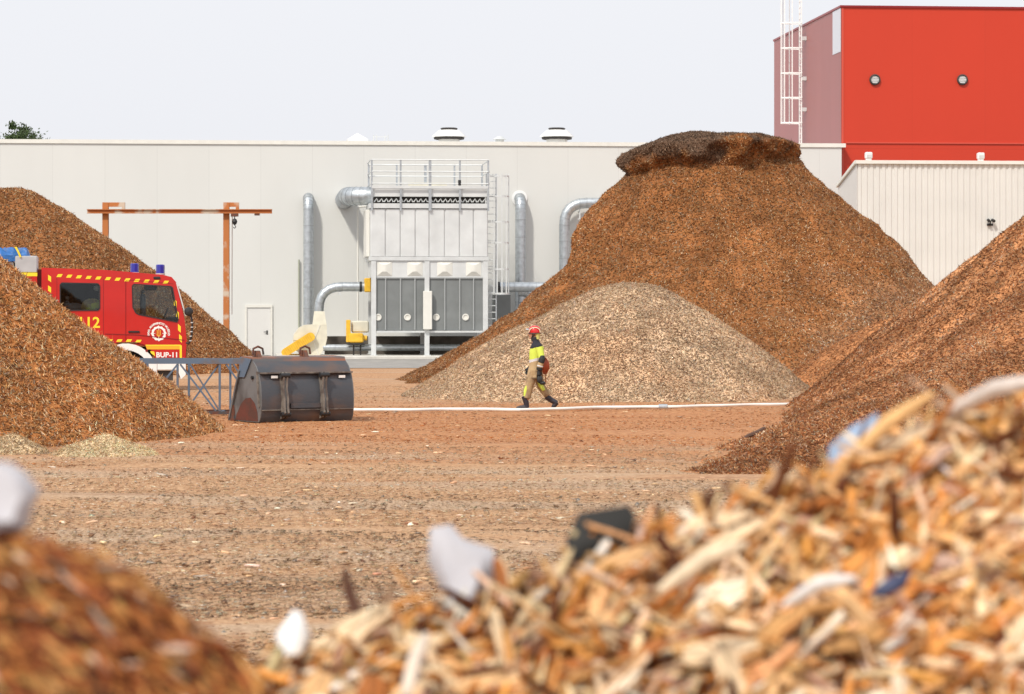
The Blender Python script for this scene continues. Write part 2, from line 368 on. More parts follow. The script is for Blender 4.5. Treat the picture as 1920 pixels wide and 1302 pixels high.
# ------------------------------------------------------------------ camera, light, world
cam = bpy.data.cameras.new('Camera'); co = bpy.data.objects.new('Camera', cam); COL.objects.link(co); S.camera = co
cam.sensor_width = 36; cam.lens = 100; cam.clip_end = 4000; cam.clip_start = .1
co.location = (0,0,CH); co.rotation_euler = (R(90),0,0); cam.shift_y = -(651-HZ)/1920
cam.dof.use_dof = True; cam.dof.focus_distance = 62; cam.dof.aperture_fstop = 5.6; cam.dof.aperture_blades = 0
SUN_EL, SUN_AZ = 46, 208                       # azimuth measured clockwise from +Y (the view direction)
sd = Vector((math.sin(R(SUN_AZ))*math.cos(R(SUN_EL)), math.cos(R(SUN_AZ))*math.cos(R(SUN_EL)), math.sin(R(SUN_EL))))
sl = bpy.data.lights.new('Sun', 'SUN'); sl.energy = 3.0; sl.angle = R(4); sl.color = (1,.94,.84)
so = bpy.data.objects.new('Sun', sl); COL.objects.link(so); so.rotation_euler = sd.to_track_quat('Z','Y').to_euler(); so.location = (-20,-20,60)
w = bpy.data.worlds.new('World'); S.world = w; w.use_nodes = True; nt = w.node_tree; bg = nt.nodes['Background']
sk = nt.nodes.new('ShaderNodeTexSky'); sk.sky_type = 'NISHITA'; sk.sun_disc = False; sk.sun_elevation = R(SUN_EL); sk.sun_rotation = R(SUN_AZ)
sk.dust_density = 6; sk.air_density = 1.2; sk.ozone_density = 1
hs = nt.nodes.new('ShaderNodeHueSaturation'); hs.inputs['Saturation'].default_value = .25; hs.inputs['Value'].default_value = 1
mxr = nt.nodes.new('ShaderNodeMixRGB'); mxr.inputs[0].default_value = .8; mxr.inputs[2].default_value = (10.4,10.55,11.1,1)   # thin high cloud
nt.links.new(sk.outputs[0], hs.inputs['Color']); nt.links.new(hs.outputs[0], mxr.inputs[1]); nt.links.new(mxr.outputs[0], bg.inputs[0])
bg.inputs[1].default_value = .10
S.view_settings.view_transform = 'Standard'; S.view_settings.look = 'None'; S.view_settings.exposure = 0; S.view_settings.gamma = 1
S.render.engine = 'CYCLES'; S.render.resolution_x = 1024; S.render.resolution_y = 694

# ------------------------------------------------------------------ ground
def ground():
    m = bpy.data.materials.new('yard_ground'); m.use_nodes = True; nt = m.node_tree; b = nt.nodes['Principled BSDF']; L = nt.links
    tc = nt.nodes.new('ShaderNodeTexCoord')
    def noise(sc, stretch, det=6, dist=0):
        mp = nt.nodes.new('ShaderNodeMapping'); mp.inputs['Scale'].default_value = stretch; L.new(tc.outputs['Object'], mp.inputs[0])
        n = nt.nodes.new('ShaderNodeTexNoise'); n.inputs['Scale'].default_value = sc; n.inputs['Detail'].default_value = det; n.inputs['Distortion'].default_value = dist
        L.new(mp.outputs[0], n.inputs[0]); return n.outputs[0]
    def ramp(x, stops):
        r = nt.nodes.new('ShaderNodeValToRGB'); e = r.color_ramp.elements
        while len(e) < len(stops): e.new(.5)
        for k, (p, c) in enumerate(stops): e[k].position = p; e[k].color = (*c,1) if len(c) == 3 else c
        L.new(x, r.inputs[0]); return r.outputs[0]
    def mix(f, a, c):
        x = nt.nodes.new('ShaderNodeMixRGB'); L.new(f, x.inputs[0])
        for i, q in ((1,a),(2,c)):
            if isinstance(q, tuple): x.inputs[i].default_value = (*q,1)
            else: L.new(q, x.inputs[i])
        return x.outputs[0]
    fine = ramp(noise(14, (1,1,1), 8), [(.28,(.23,.115,.058)),(.5,(.47,.275,.15)),(.72,(.60,.41,.245))])
    redf = ramp(noise(9, (1,1.4,1), 8), [(.3,(.26,.095,.038)),(.55,(.49,.225,.098)),(.75,(.60,.36,.19))])
    grey = ramp(noise(18, (1,1,1), 8), [(.3,(.30,.20,.13)),(.6,(.54,.395,.27)),(.8,(.66,.52,.38))])
    big = noise(.35, (.35,1.2,1), 5, .6)
    # tracked bark bands: distance from the camera plus noise
    sx = nt.nodes.new('ShaderNodeSeparateXYZ'); L.new(tc.outputs['Object'], sx.inputs[0])
    ma = nt.nodes.new('ShaderNodeMath'); ma.operation = 'MULTIPLY_ADD'; L.new(big, ma.inputs[0]); ma.inputs[1].default_value = 22; L.new(sx.outputs[1], ma.inputs[2])
    mr = nt.nodes.new('ShaderNodeMapRange'); L.new(ma.outputs[0], mr.inputs[0]); mr.inputs[1].default_value = 20; mr.inputs[2].default_value = 120
    band = ramp(mr.outputs[0], [(.0,(0,0,0)),(.30,(.05,.05,.05)),(.37,(.85,.85,.85)),(.52,(.95,.95,.95)),(.62,(.35,.35,.35)),(.8,(.2,.2,.2))])
    gm = ramp(noise(.30, (.5,1.6,1), 6, .4), [(.48,(0,0,0)),(.60,(.8,.8,.8))])
    c = mix(gm, fine, grey); c = mix(band, c, redf)
    streak = ramp(noise(1.1, (.25,3,1), 6, .5), [(.56,(0,0,0)),(.68,(.4,.4,.4))]); c = mix(streak, c, (.27,.12,.06))
    L.new(c, b.inputs['Base Color']); b.inputs['Roughness'].default_value = .92; b.inputs['Specular IOR Level'].default_value = .2
    bp = nt.nodes.new('ShaderNodeBump'); bp.inputs['Distance'].default_value = .03; bp.inputs['Strength'].default_value = .9
    L.new(noise(22, (1,1,1), 8), bp.inputs['Height']); L.new(bp.outputs[0], b.inputs['Normal'])
    xs = np.concatenate([[-1500,-300,-80], np.linspace(-30,30,121), [80,300,1500]]); ys = np.concatenate([[-300,-40,0], np.linspace(6,100,260), [130,300,2500]])
    X, Y = np.meshgrid(xs, ys, indexing='ij'); V = np.stack([X,Y,X*0],-1).reshape(-1,3)
    inn = (np.abs(V[:,0]) < 29.9) & (V[:,1] > 6.1) & (V[:,1] < 99)
    V[:,2] = np.where(inn, (fbm(V*np.array([.6,1.6,1]), .5, 3, 4)*.028 - .01), 0)
    me = npmesh('ground', V, 4, grid_faces(len(xs), len(ys))[:, ::-1].ravel(), None, m, True)
    for p in me.polygons[:1]:
        if p.normal.z < 0: me.flip_normals()
    o = bpy.data.objects.new('ground', me); COL.objects.link(o); tag(o, kind='structure')
ground()
# scattered bark and gravel trodden into the yard
N = 210000
D = 15*np.exp(RNG.random(N)*math.log(80/15)); X = (RNG.random(N)*2-1)*(.19*D+1.0)
P = np.stack([X, D, X*0+.004],-1)
bandn = np.clip((fbm(P*np.array([.4,1.2,1]), .35, 21, 3)*9+D-44)/5, 0, 1)*np.clip((66-D-fbm(P, .3, 22, 2)*6)/6, 0, 1)
c = palette('litter', N); cr_ = palette('orange', N)*np.array([.92,.72,.6]); pick = RNG.random(N) < bandn*.85; c[pick] = cr_[pick]
hi = RNG.random(N) < .012; c[hi] = np.array([.78,.66,.54])
sz = RNG.uniform(.016,.060,N)*np.exp(RNG.normal(scale=.35,size=N)); sz[hi] *= 1.5
patch = np.clip(.9+fbm(P*np.array([.5,1.5,1]), .8, 31, 3)*.35,.4,1.3)[:,None]
g = chips('bark_litter', P, np.tile([0,0,1.],(N,1)), sz, sz*RNG.uniform(.3,.7,N), sz*.22, np.clip(c*patch*.95,0,1), .14)
tag(g, 'loose bark scraps and grit trodden into the brown yard', 'bark litter', kind='stuff')
N = 420
D = 16*np.exp(RNG.random(N)*math.log(60/16)); X = (RNG.random(N)*2-1)*(.19*D+.5); P = np.stack([X,D,X*0+.01],-1)
sz = RNG.uniform(.06,.17,N); o = chips('flat_scraps', P, np.tile([0,0,1.],(N,1)), sz*.8, sz*.3, sz*.1, np.clip(palette('pale',N)*1.1,0,1), .06, 'ben')
tag(o, 'pale flat slivers of wood strewn over the open yard', 'wood slivers', kind='stuff')

# ------------------------------------------------------------------ hall and everything fixed to it
P0 = Vector((-960/F*126, 126, 0)); TH = math.atan2(3.4, 37.6); HALL = Frame(P0, TH)
cs, sn = math.cos(TH), math.sin(TH)
def hp(px, py, w=0.):
    """a point on the plane w metres in front of the hall wall, in hall coordinates (u, z)"""
    dx = (px-960)/F; t = (-w + (-sn*P0.x+cs*P0.y))/(-sn*dx+cs)
    return (t*dx-P0.x)*cs+(t-P0.y)*sn, CH+(HZ-py)/F*t
def hu(px, w=0.): return hp(px, 0, w)[0]
def hz(py, px, w=0.): return hp(px, py, w)[1]
HT = 9.58; ue = hu(1578)
hall = thing('industrial_hall', 'long low off-white windowless hall with thin roof trim behind the heaps', 'industrial hall', (0,0,0), HALL)
mb = MB(); mb.box(-25, ue, 0, 45, 0, HT-.12); part('wall', mb, M['wall'], hall)
mb = MB(); mb.box(-25.05, ue+.18, -.07, 45.05, HT-.117, HT+.06); part('roof_trim', mb, M['offwhite'], hall)
du0, du1 = hu(463), hu(507)
mb = MB(); mb.box(du0,du1,-.035,-.003,.05,hz(577,485)); d = part('door', mb, mat('door_paint',(.66,.655,.64),.45), hall)
mb = MB()
for a in ((du0-.09,du0-.003,0,hz(573,485)),(du1+.003,du1+.09,0,hz(573,485))): mb.box(a[0],a[1],-.08,-.004,a[2],a[3])
mb.box(du0-.09,du1+.09,-.085,-.005,hz(577,485)+.003,hz(572,485)); part('frame', mb, M['offwhite'], d)
mb = MB(); mb.box(du1-.18,du1-.12,-.06,-.036,.98,1.16); mb.tube([(du1-.15,-.06,1.09),(du1-.15,-.11,1.09),(du1-.30,-.11,1.09)],.016,8); part('handle', mb, M['black'], d)
# red tower block
red = thing('red_building', 'tall orange-red clad block with two round vents and a pink side', 'building', (ue,.6,0), HALL)
RH = 15.9; ru0 = hu(1578,-.6)
mb = MB(); mb.add([(ru0,.6,0),(ru0+40,.6,0),(ru0+40,.6,RH),(ru0,.6,RH)], [(0,1,2,3)]); mb.box(ru0+.01,ru0+40,.605,17.4,0,RH-.02); part('front_wall', mb, M['redfront'], red)
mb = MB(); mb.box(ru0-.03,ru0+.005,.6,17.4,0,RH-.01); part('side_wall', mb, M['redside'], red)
mb = MB(); mb.box(ru0-.08,ru0+40,.53,17.45,RH-.005,RH+.09); part('roof_trim', mb, M['darkred'], red)
mb = MB(); mb.box(ru0-.05,ru0-.034,.62,2.4,hz(97,1578,-.6),RH-.03); part('pale_panel', mb, mat('translucent_panel',(.58,.60,.66),.5), red)
mb = MB()
zz = hz(268,1600,-.6)
mb.box(ru0+.2,ru0+40,.54,.598,zz-.03,zz+.03); mb.box(ru0-.0,ru0+.09,.57,.599,0,RH-.01); part('flashing', mb, mat('red_flashing',(.55,.07,.04),.5), red)
for px in (1640,1804):
    u, z = hp(px,150,-.6)
    mb = MB(); mb.lathe([(.17,-.0),(.25,0),(.25,-.09),(.21,-.12),(.19,-.1),(.17,-.02)], (u,.59,z), 24, 1); v = part('round_vent', mb, M['dark'], red)
    mb = MB()
    for k in range(5):
        dz = -.15+.075*k; hw = math.sqrt(max(.01,.19**2-dz**2)); mb.bar((u-hw,.54,z+dz),(u+hw,.54,z+dz),.06,.05,(0,.7,.7))
    part('louvre', mb, M['galv_l'], v)
# corrugated lean-to
su0 = hu(1607,9); SZ = hz(303,1607,9)
shed = thing('corrugated_shed', 'pale ribbed metal shed at right with sloping left roof edge', 'shed', (su0,-9,0), HALL)
mb = MB(); n = 120; prof = []
for k in range(n):
    x = su0+.04+k*.26; prof += [(x,-9.0),(x+.13,-9.0),(x+.155,-8.955),(x+.235,-8.955)]
V = [(x,y,0) for x,y in prof]+[(x,y,SZ-.1) for x,y in prof]; q = len(prof)
mb.add(V, [(i,i+1,i+1+q,i+q) for i in range(q-1)]); part('ribbed_wall', mb, M['corr'], shed, smooth=0)
mb = MB(); mb.ext([(-8.93,0),(-5.1,0),(-5.1,SZ-.95),(-8.93,SZ-.12)], 0, su0, su0+31); part('side_wall', mb, mat('shed_side',(.62,.60,.58),.5,0,.05,1), shed)
mb = MB(); mb.box(su0-.08,su0+31,-9.12,-8.9,SZ-.097,SZ+.05); mb.ext([(-8.897,SZ-.1),(-5.0,SZ-.94),(-5.0,SZ-.82),(-8.897,SZ+.05)], 0, su0-.09, su0+31.1); part('roof_trim', mb, M['offwhite'], shed)
for i, px in enumerate((1628,1838)):
    u, z = hp(px,298,8.8)
    mb = MB(); mb.bbox(u-.14,u+.14,-9.02,-8.7,SZ+.13,SZ+.40,.03); mb.bar((u,-8.86,SZ+.03),(u,-8.86,SZ+.14),.22,.2)
    t = single('flood_lamp', mb, M['white'], ['small white box lamp on the shed roof edge nearer its left corner','small white box lamp on the shed roof edge farther right along the ridge'][i], 'lamp', (u,-8.86,SZ+.05), HALL, 'white lamps on the shed roof')
    mb = MB(); mb.box(u-.11,u+.11,-9.034,-9.022,SZ+.17,SZ+.29); part('lens', mb, M['galv_l'], t)
u, z = hp(1857,416,9.1)
t = thing('wall_lamp', 'small black twin-head lamp fixed to the ribbed shed wall', 'lamp', (u,-9.0,z), HALL)
mb = MB(); mb.box(u-.13,u+.13,-9.06,-9.005,z-.17,z-.08); mb.bar((u,-9.05,z-.1),(u,-9.15,z+.02),.04); part('bracket', mb, M['black'], t)
for s_ in (-1,1):
    mb = MB(); mb.cyl((u+s_*.09,-9.08,z+.07),(u+s_*.11,-9.3,z+.02),.065,12); part('lamp_head', mb, M['black'], t)
# caged ladder of the red block
def ladder(name, label, u, v, z0, z1, zc, wide, deep, hoops, m, mrail, hoop_side=-1, side=0.):
    t = thing(name, label, 'ladder', (u,v,z0), HALL)
    for s_ in (-1,1):
        mb = MB(); mb.bar((u+s_*wide/2,v,z0),(u+s_*wide/2,v,z1),.05,.06); part('rail', mb, mrail, t)
    z = z0+.15
    while z < z1: mb = MB(); mb.cyl((u-wide/2,v,z),(u+wide/2,v,z),.018,6); part('rung', mb, m, t); z += .28
    def hoop(a): return (u+side+math.cos(a)*(wide/2+.12), v+hoop_side*math.sin(a)*deep, )
    for zh in hoops:
        mb = MB(); pts = [(*hoop(math.pi*k/10), zh) for k in range(11)]
        for a, b in zip(pts[:-1], pts[1:]): mb.bar(a, b, .015, .07)
        mb.bar((u-wide/2,v,zh), pts[-1], .02, .05); mb.bar((u+wide/2,v,zh), pts[0], .02, .05); part('cage_hoop', mb, m, t)
    for k in (1,3,5,7,9):
        p = hoop(math.pi*k/10); mb2 = MB(); mb2.bar((*p,zc),(*p,z1),.05,.015); part('cage_bar', mb2, m, t)
    return t
lu, lz0 = hp(1481,262,-9)
# this ladder is fixed to the pink side wall, seen edge-on
lt = thing('caged_ladder', 'white caged ladder climbing the pink side wall past the roof', 'ladder', (ru0-.35,11,HT), HALL)
lv = 9.0; x0 = ru0-.28
def on(py): return hz(py,1481,-lv)
for s_ in (-.25,.25):
    mb = MB(); mb.bar((x0,lv+s_,HT),(x0,lv+s_,17.3),.055,.055); part('rail', mb, M['white'], lt)
z = HT+.2
while z < 17.2: mb = MB(); mb.cyl((x0,lv-.25,z),(x0,lv+.25,z),.02,6); part('rung', mb, M['white'], lt); z += .28
for py in (44,91,138,184,231):
    mb = MB(); z = on(py); pts = [(x0-.95*math.sin(math.pi*k/12), lv+.42*math.cos(math.pi*k/12), z) for k in range(13)]
    for a, b in zip(pts[:-1], pts[1:]): mb.bar(a, b, .02, .06)
    mb.bar((x0,lv+.25,z),pts[0],.03,.08); mb.bar((x0,lv-.25,z),pts[-1],.03,.05); part('cage_hoop', mb, M['white'], lt)
for k in (2,4,6,8,10): mb = MB(); mb.bar((x0-.95*math.sin(math.pi*k/12), lv+.42*math.cos(math.pi*k/12), on(233)),(x0-.95*math.sin(math.pi*k/12), lv+.42*math.cos(math.pi*k/12), 18.2),.05,.03); part('cage_bar', mb, M['white'], lt)
for py in (73,148,206):
    mb = MB(); mb.box(x0+.04,ru0-.034,lv-.3,lv+.1,on(py)-.09,on(py)+.09); part('bracket', mb, M['galv_l'], lt)
# roof fittings
for i, (px, v) in enumerate(((842,7),(1044,7))):
    u = hu(px,-v); t = thing('roof_fan', ['white roof fan with dark louvre above the filter unit','white roof fan with dark louvre left of the tall heap'][i], 'roof vent', (u,v,HT), HALL, 'roof fans on the hall')
    zt = hz(240,px,-v)
    mb = MB(); mb.lathe([(.5,HT),(.5,zt-.5)], (u,v,0), 8); mb.lathe([(.56,zt-.40),(.82,zt-.44),(.78,zt-.38),(.50,zt-.12),(.34,zt-.1)], (u,v,0), 10); part('hood', mb, M['roofwhite'], t)
    mb = MB(); mb.lathe([(.68,zt-.56),(.72,zt-.54),(.72,zt-.45),(.68,zt-.44)], (u,v,0), 10); mb.lathe([(.36,zt-.10),(.42,zt-.04),(.36,zt),(.0,zt)], (u,v,0), 10); part('louvre', mb, M['dark'], t)
u = hu(670,-6); mb = MB(); zt = hz(250,670,-6); mb.add([(u-.5,5.5,zt-.33),(u+.5,5.5,zt-.33),(u+.5,6.5,zt-.33),(u-.5,6.5,zt-.33),(u,6,zt)], [(0,1,4),(1,2,4),(2,3,4),(3,0,4),(3,2,1,0)]); mb.box(u-.48,u+.48,5.52,6.48,HT,zt-.335)
single('skylight', mb, M['roofwhite'], 'low white pyramid skylight on the hall roof left of the fans', 'skylight', (u,6,HT), HALL)
u = hu(937,-6); mb = MB(); zt = hz(256,937,-6); mb.lathe([(.2,HT),(.2,zt-.15),(.34,zt-.15),(.12,zt),(0,zt)], (u,6,0), 12)
single('roof_cowl', mb, M['galv_l'], 'tiny round cowl on the hall roof between the two fans', 'roof vent', (u,6,HT), HALL)
u = hu(714,-6); mb = MB(); zt = hz(253,714,-6)
for k in (-.34,-.2,.2,.34): mb.cyl((u+k,6,HT),(u+k,6,zt),.02,6)
mb.bar((u-.34,6,zt-.1),(u+.34,6,zt-.1),.03)
single('roof_rail', mb, M['galv_l'], 'thin short pipe rail on the hall roof beside the skylight', 'rail', (u,6,HT), HALL)

# concrete pad and plinth
mb = MB(); mb.add([(-30,-25,.012),(30,-25,.012),(30,0,.012),(-30,0,.012)], [(0,1,2,3)]); single('concrete_pad', mb, M['concrete'], None, None, (0,0,0), HALL, kind='structure')
PW = 8.2
mb = MB(); mb.bbox(hu(520,PW),hu(930,PW),-PW,-.02,.0,.14,.02); single('plinth', mb, M['curb'], None, None, (0,0,0), HALL, kind='structure')

# --- filter unit
W0 = 6.5; DEEP = 3.2
def U(px): return hu(px, W0)
def Z(py): return hz(py, 800, W0)
fu = thing('filter_unit', 'large grey metal dust filter on legs with railed top in front of the hall', 'dust filter', (U(805),-W0,.14), HALL)
f = -W0; bk = f+DEEP
mb = MB()
xs = [U(p) for p in (694,723,751,779,805,834,862,888,915)]
for a, b in zip(xs[:-1], xs[1:]):
    mb.add([(a+.012,f-.0,Z(481)),(a+.05,f-.03,Z(481)),(b-.05,f-.03,Z(481)),(b-.012,f,Z(481)),(a+.012,f,Z(393)),(a+.05,f-.03,Z(393)),(b-.05,f-.03,Z(393)),(b-.012,f,Z(393))], [(0,1,5,4),(1,2,6,5),(2,3,7,6)])
mb.box(xs[0],xs[-1],f+.02,bk,Z(481),Z(392)); part('bag_housing', mb, M['panel_l'], fu, smooth=0)
for bx in ((U(692),U(916),f-.10,bk+.1,Z(391),Z(382)),(U(692),U(916),f-.06,bk+.1,Z(489),Z(481.5)),(U(706),U(905),f-.08,bk,Z(624),Z(620.5))): mb = MB(); mb.box(*bx); part('flange', mb, M['galv_l'], fu)
mb = MB(); mb.box(U(697),U(913),f+.02,bk-.1,Z(520.5),Z(489.3)); part('vent_band', mb, M['panel_l'], fu)
for px in (721,778,834,888):
    a, b = U(px-14.5), U(px+14.5); z0, z1 = Z(518), Z(491.5); c_ = (a+b)/2; zc = (z0+z1)/2
    mb = MB(); V = [(a,f+.015,z0),(b,f+.015,z0),(b,f+.015,z1),(a,f+.015,z1)]; k = .24
    V += [(a+k,f-.10,z0+k*.8),(b-k,f-.10,z0+k*.8),(b-k,f-.10,z1-k*.5),(a+k,f-.10,z1-k*.5)]
    mb.add(V, [(0,1,5,4),(1,2,6,5),(2,3,7,6),(3,0,4,7),(4,5,6,7)]); part('burst_panel', mb, M['offwhite'], fu)
mb = MB(); hx = [U(p) for p in (706,723,751,778,796)]; hx2 = [U(p) for p in (806,834,862,888,905)]
for arr in (hx, hx2):
    mb.box(arr[0],arr[-1],f+.06,bk-.2,Z(620),Z(521))
part('hopper', mb, M['panel_d'], fu)
mb = MB()
for x in hx[1:-1]+hx2[1:-1]: mb.box(x-.025,x+.025,f-.01,f+.058,Z(619),Z(522))
for arr in (hx, hx2): mb.box(arr[0],arr[-1],f-.012,f+.057,Z(522.5),Z(520.7))
part('seams', mb, mat('seam_grey',(.38,.40,.40),.45,.3), fu)
for i, px in enumerate((709,764,818,873)):
    u, z = U(px), Z(595); mb = MB(); mb.lathe([(.12,0),(.145,-.01),(.145,-.05),(.10,-.055),(.095,-.02)], (u,f+.056,z), 20, 1); p = part('porthole', mb, M['offwhite'], fu)
    mb = MB(); mb.lathe([(.093,-.012),(0,-.012)], (u,f+.056,z), 16, 1); part('lens', mb, M['cream'] if i%2 else M['intl'], p)
for px, a in ((700.5,4.6),(800.5,4.6),(910,4.8)):
    for vv in (f-.05, bk-.1):
        mb = MB(); u = U(px); h = .045
        mb.box(u-a*.0222,u+a*.0222,vv-.012,vv+.012,.15,Z(490)); mb.box(u-a*.0222,u-a*.0222+.02,vv+.012,vv+.16,.15,Z(490)); mb.box(u+a*.0222-.02,u+a*.0222,vv+.012,vv+.16,.15,Z(490))
        mb.box(u-.16,u+.16,vv-.1,vv+.24,.142,.165); part('leg', mb, M['galv_l'], fu)
mb = MB(); mb.bbox(U(793),U(809.5),f-.28,f-.065,Z(618),Z(546),.02); part('junction_box', mb, M['offwhite'], fu)
# walkway and top
mb = MB(); mb.box(U(699),U(913),f-.02,bk,Z(369),Z(354)); part('header_duct', mb, M['panel_l'], fu)
mb = MB(); mb.box(U(702),U(911),f+.5,bk-.1,Z(382),Z(369)); part('valve_gallery', mb, M['dark'], fu)
mb = MB(); k = 0; x = U(702)
while x < U(908):
    mb.tube([(x,f+.1,Z(379)),(x+.1,f+.06,Z(373)),(x+.17,f+.1,Z(379))],.03,6); x += .21
part('valves', mb, M['galv_l'], fu)
for vv in (f-.12, bk):
    for px in (697,751,806,862,915):
        mb = MB(); hw = .045 if px == 806 else .03; u = U(px); mb.box(u-hw*1.3,u+hw*1.3,vv-.04,vv+.02,Z(396 if vv < -5 else 356),Z(301)); part('post', mb, M['galv'], fu)
    mb = MB()
    for py in (300.5,322.5,345): mb.cyl((U(697),vv-.05,Z(py)+(0 if vv < -5 else -.05)),(U(915),vv-.05,Z(py)+(0 if vv < -5 else -.05)),.028,8)
    mb.box(U(697),U(915),vv-.06,vv-.045,Z(354),Z(349)); part('handrail', mb, M['galv_l'], fu)
for px in (695,917):
    mb = MB()
    for py in (300.5,322.5,345): mb.cyl((U(px),f-.12,Z(py)),(U(px),bk,Z(py)),.028,8)
    part('side_rail', mb, M['galv_l'], fu)
mb = MB(); mb.box(U(768),U(841),f+1.0,f+1.2,Z(348),Z(341)); part('control_rail', mb, M['cream'], fu)
mb = MB(); mb.bbox(U(858.5),U(864),f-.2,f-.10,Z(348),Z(338),.012); part('lamp', mb, M['black'], fu)
mb = MB(); mb.box(U(687),U(694)-.01,f+.3,bk,Z(481),Z(393)); part('side_panel', mb, M['offwhite'], fu)
# ladder beside it
ladder('caged_ladder', 'slim galvanised caged ladder on the right side of the dust filter', U(922), f+.25, .15, Z(325), Z(552), .42, .45,
       [Z(p) for p in (330,368,416,455,505,551)], M['galv_l'], M['galv'], -1, .42)
mb = MB(); u0, u1 = hu(925,2), hu(957,2); mb.bbox(u0,u1,-2.2,-1.4,.05,hz(553,940,2),.02); single('grey_cabinet', mb, M['panel_d'], 'plain dark grey cabinet standing behind the filter ladder', 'cabinet', (u0,-2,.05), HALL)
# low board and pipe under the hopper
mb = MB(); mb.box(U(612),U(900),-3.3,-3.2,.142,Z(632)); single('splash_board', mb, M['blackcurb'], 'dark grimy board under the dust filter behind the low pipe', 'board', (U(612),-3.2,.14), HALL)

# --- ducts
def duct(name, label, pts, r, mt='galv', elbow=None, seams=.9, group=None):
    """round duct along a polyline; bends are built from flat gores, joints as raised bands"""
    pts = [Vector(p) for p in pts]; path = [pts[0]]
    for i in range(1, len(pts)-1):
        a, b, c_ = pts[i-1], pts[i], pts[i+1]; d1 = (b-a).normalized(); d2 = (c_-b).normalized(); e = min(r*2.6 if elbow is None else elbow, (b-a).length*.95, (c_-b).length*.95)
        s_ = b-d1*e; t_ = b+d2*e; n = 6
        for k in range(n+1):
            q = k/n; path.append(s_*(1-q)**2+b*2*q*(1-q)+t_*q*q)
    path.append(pts[-1]); base = tuple(pts[0])
    t = thing(name, label, 'duct', base, HALL, group)
    mb = MB(); mb.tube(path, r, 20); part('pipe', mb, M[mt], t)
    bm_ = M['band_steel']
    def band(p, d, h, rr): mb = MB(); mb.cyl(p-d*h, p+d*h, rr, 20); part('joint_band', mb, bm_, t)
    for a, b in zip(path[:-1], path[1:]):
        ln = (b-a).length; d = (b-a).normalized()
        band(a, d, .012, r*1.035)
        if ln > seams*1.4:
            for k in range(1, int(ln/seams)+1):
                band(a+d*min(seams*k+.11*math.sin(k*5.), ln-.1), d, .014, r*1.04)
    return t
def HP(px, py, w): u, z = hp(px,py,w); return (u,-w,z)
t = duct('vertical_duct', 'tall silver duct rising from the cream fan and bending into the wall', [HP(578.5,612,.55),HP(578.5,371,.55),(hu(578.5,.55),.0,hz(371,578,.55))], .23)
t = duct('vertical_duct', 'tall silver duct behind the horizontal pipe right of the filter ladder', [HP(976,600,.55),HP(976,371,.55),(hu(976,.55),.0,hz(371,976,.55))], .24)
mb = MB(); uu, zz = hu(976,.55), hz(371,976,.55); mb.lathe([(.3,-.02),(.36,-.02),(.36,-.05),(.3,-.05)], (uu,0,zz), 20, 1); part('wall_collar', mb, M['white'], t)
t = duct('bent_duct', 'silver duct bending from upright to level at the left flank of the tall heap', [HP(1058,640,.6),HP(1058,381,.6),HP(1230,381,.6)], .235, elbow=1.0)
mb = MB(); u, z = hp(1087,396,.6); mb.bar((u,-.6,z+.1),(u,-.6,z-.35),.05); mb.bar((u-.1,-.6,z-.36),(u+.1,-.6,z-.36),.04,.04); mb.bar((u,-.6,z),(u,-.0,z),.04); part('bracket', mb, M['galv_l'], t)
t = duct('elbow_duct', 'wide silver duct at the upper left of the filter curving back into the wall', [HP(697,368,4.6),HP(652,368,4.6),(hu(652,4.6),0,hz(368,652,4.6))], .40, elbow=.85)
t = duct('fan_outlet_duct', 'silver duct sweeping up from the cream fan and right to a yellow box', [HP(598,586,4.2),HP(598,538,4.2),HP(686,538,4.2)], .205, elbow=1.0)
mb = MB(); a = HP(674,538,4.2); b = HP(678.5,538,4.2); mb.cyl(a,b,.225,20); part('rubber_sleeve', mb, M['black'], t)
mb = MB(); u, z = hp(637,548,4.2); mb.box(u-.05,u+.05,-4.3,-4.1,z-.14,z+.02); part('clamp', mb, M['galv_l'], t)
mb = MB(); u0, z0 = hp(683,548,4.2); u1, z1 = hp(695,522,4.2); mb.bbox(u0,u1,-4.55,-3.85,z0,z1,.03); single('yellow_damper', mb, M['yellow'], 'yellow square box joining the curved duct to the filter side', 'damper', (u0,-4.2,z0), HALL)
t = duct('side_duct', 'level silver pipe leaving the right side of the filter above the cabinet', [HP(930,538.5,4.6),HP(1060,538.5,4.6)], .215)
mb = MB(); mb.cyl(HP(931,538.5,4.6),HP(937,538.5,4.6),.23,20); part('rubber_sleeve', mb, M['black'], t)
t = duct('drop_duct', 'short silver elbow dropping from the level pipe beside the heap', [HP(972,548,3.9),HP(997,548,3.9),HP(997,600,3.9)], .19, elbow=.45)
t = duct('floor_pipe', 'long silver pipe running low beneath the dust filter', [HP(606,652,4.9),HP(862,652,4.9)], .14, seams=1.7)
mb = MB(); u, z = hp(785,625,4.9); mb.cyl((u-.1,-4.9,z),(u,-4.9,.95),.03,8); part('stub', mb, M['galv_l'], t)
mb = MB(); mb.tube([HP(671,664,1.0),HP(671,396,1.0),HP(671.8,391,1.0),HP(675,388,1.0),HP(692,387,1.0)],.045,10); single('downpipe', mb, M['offwhite'], 'thin off-white pipe running up the wall left of the filter', 'pipe', HP(671,664,1.0), HALL)
mb = MB(); mb.tube([HP(560.5,615,.12),HP(560.5,487,.12)],.035,8); single('conduit', mb, mat('conduit_grey',(.33,.35,.27),.6), 'thin grey-green conduit on the wall left of the upright duct', 'pipe', HP(560.5,615,.12), HALL)

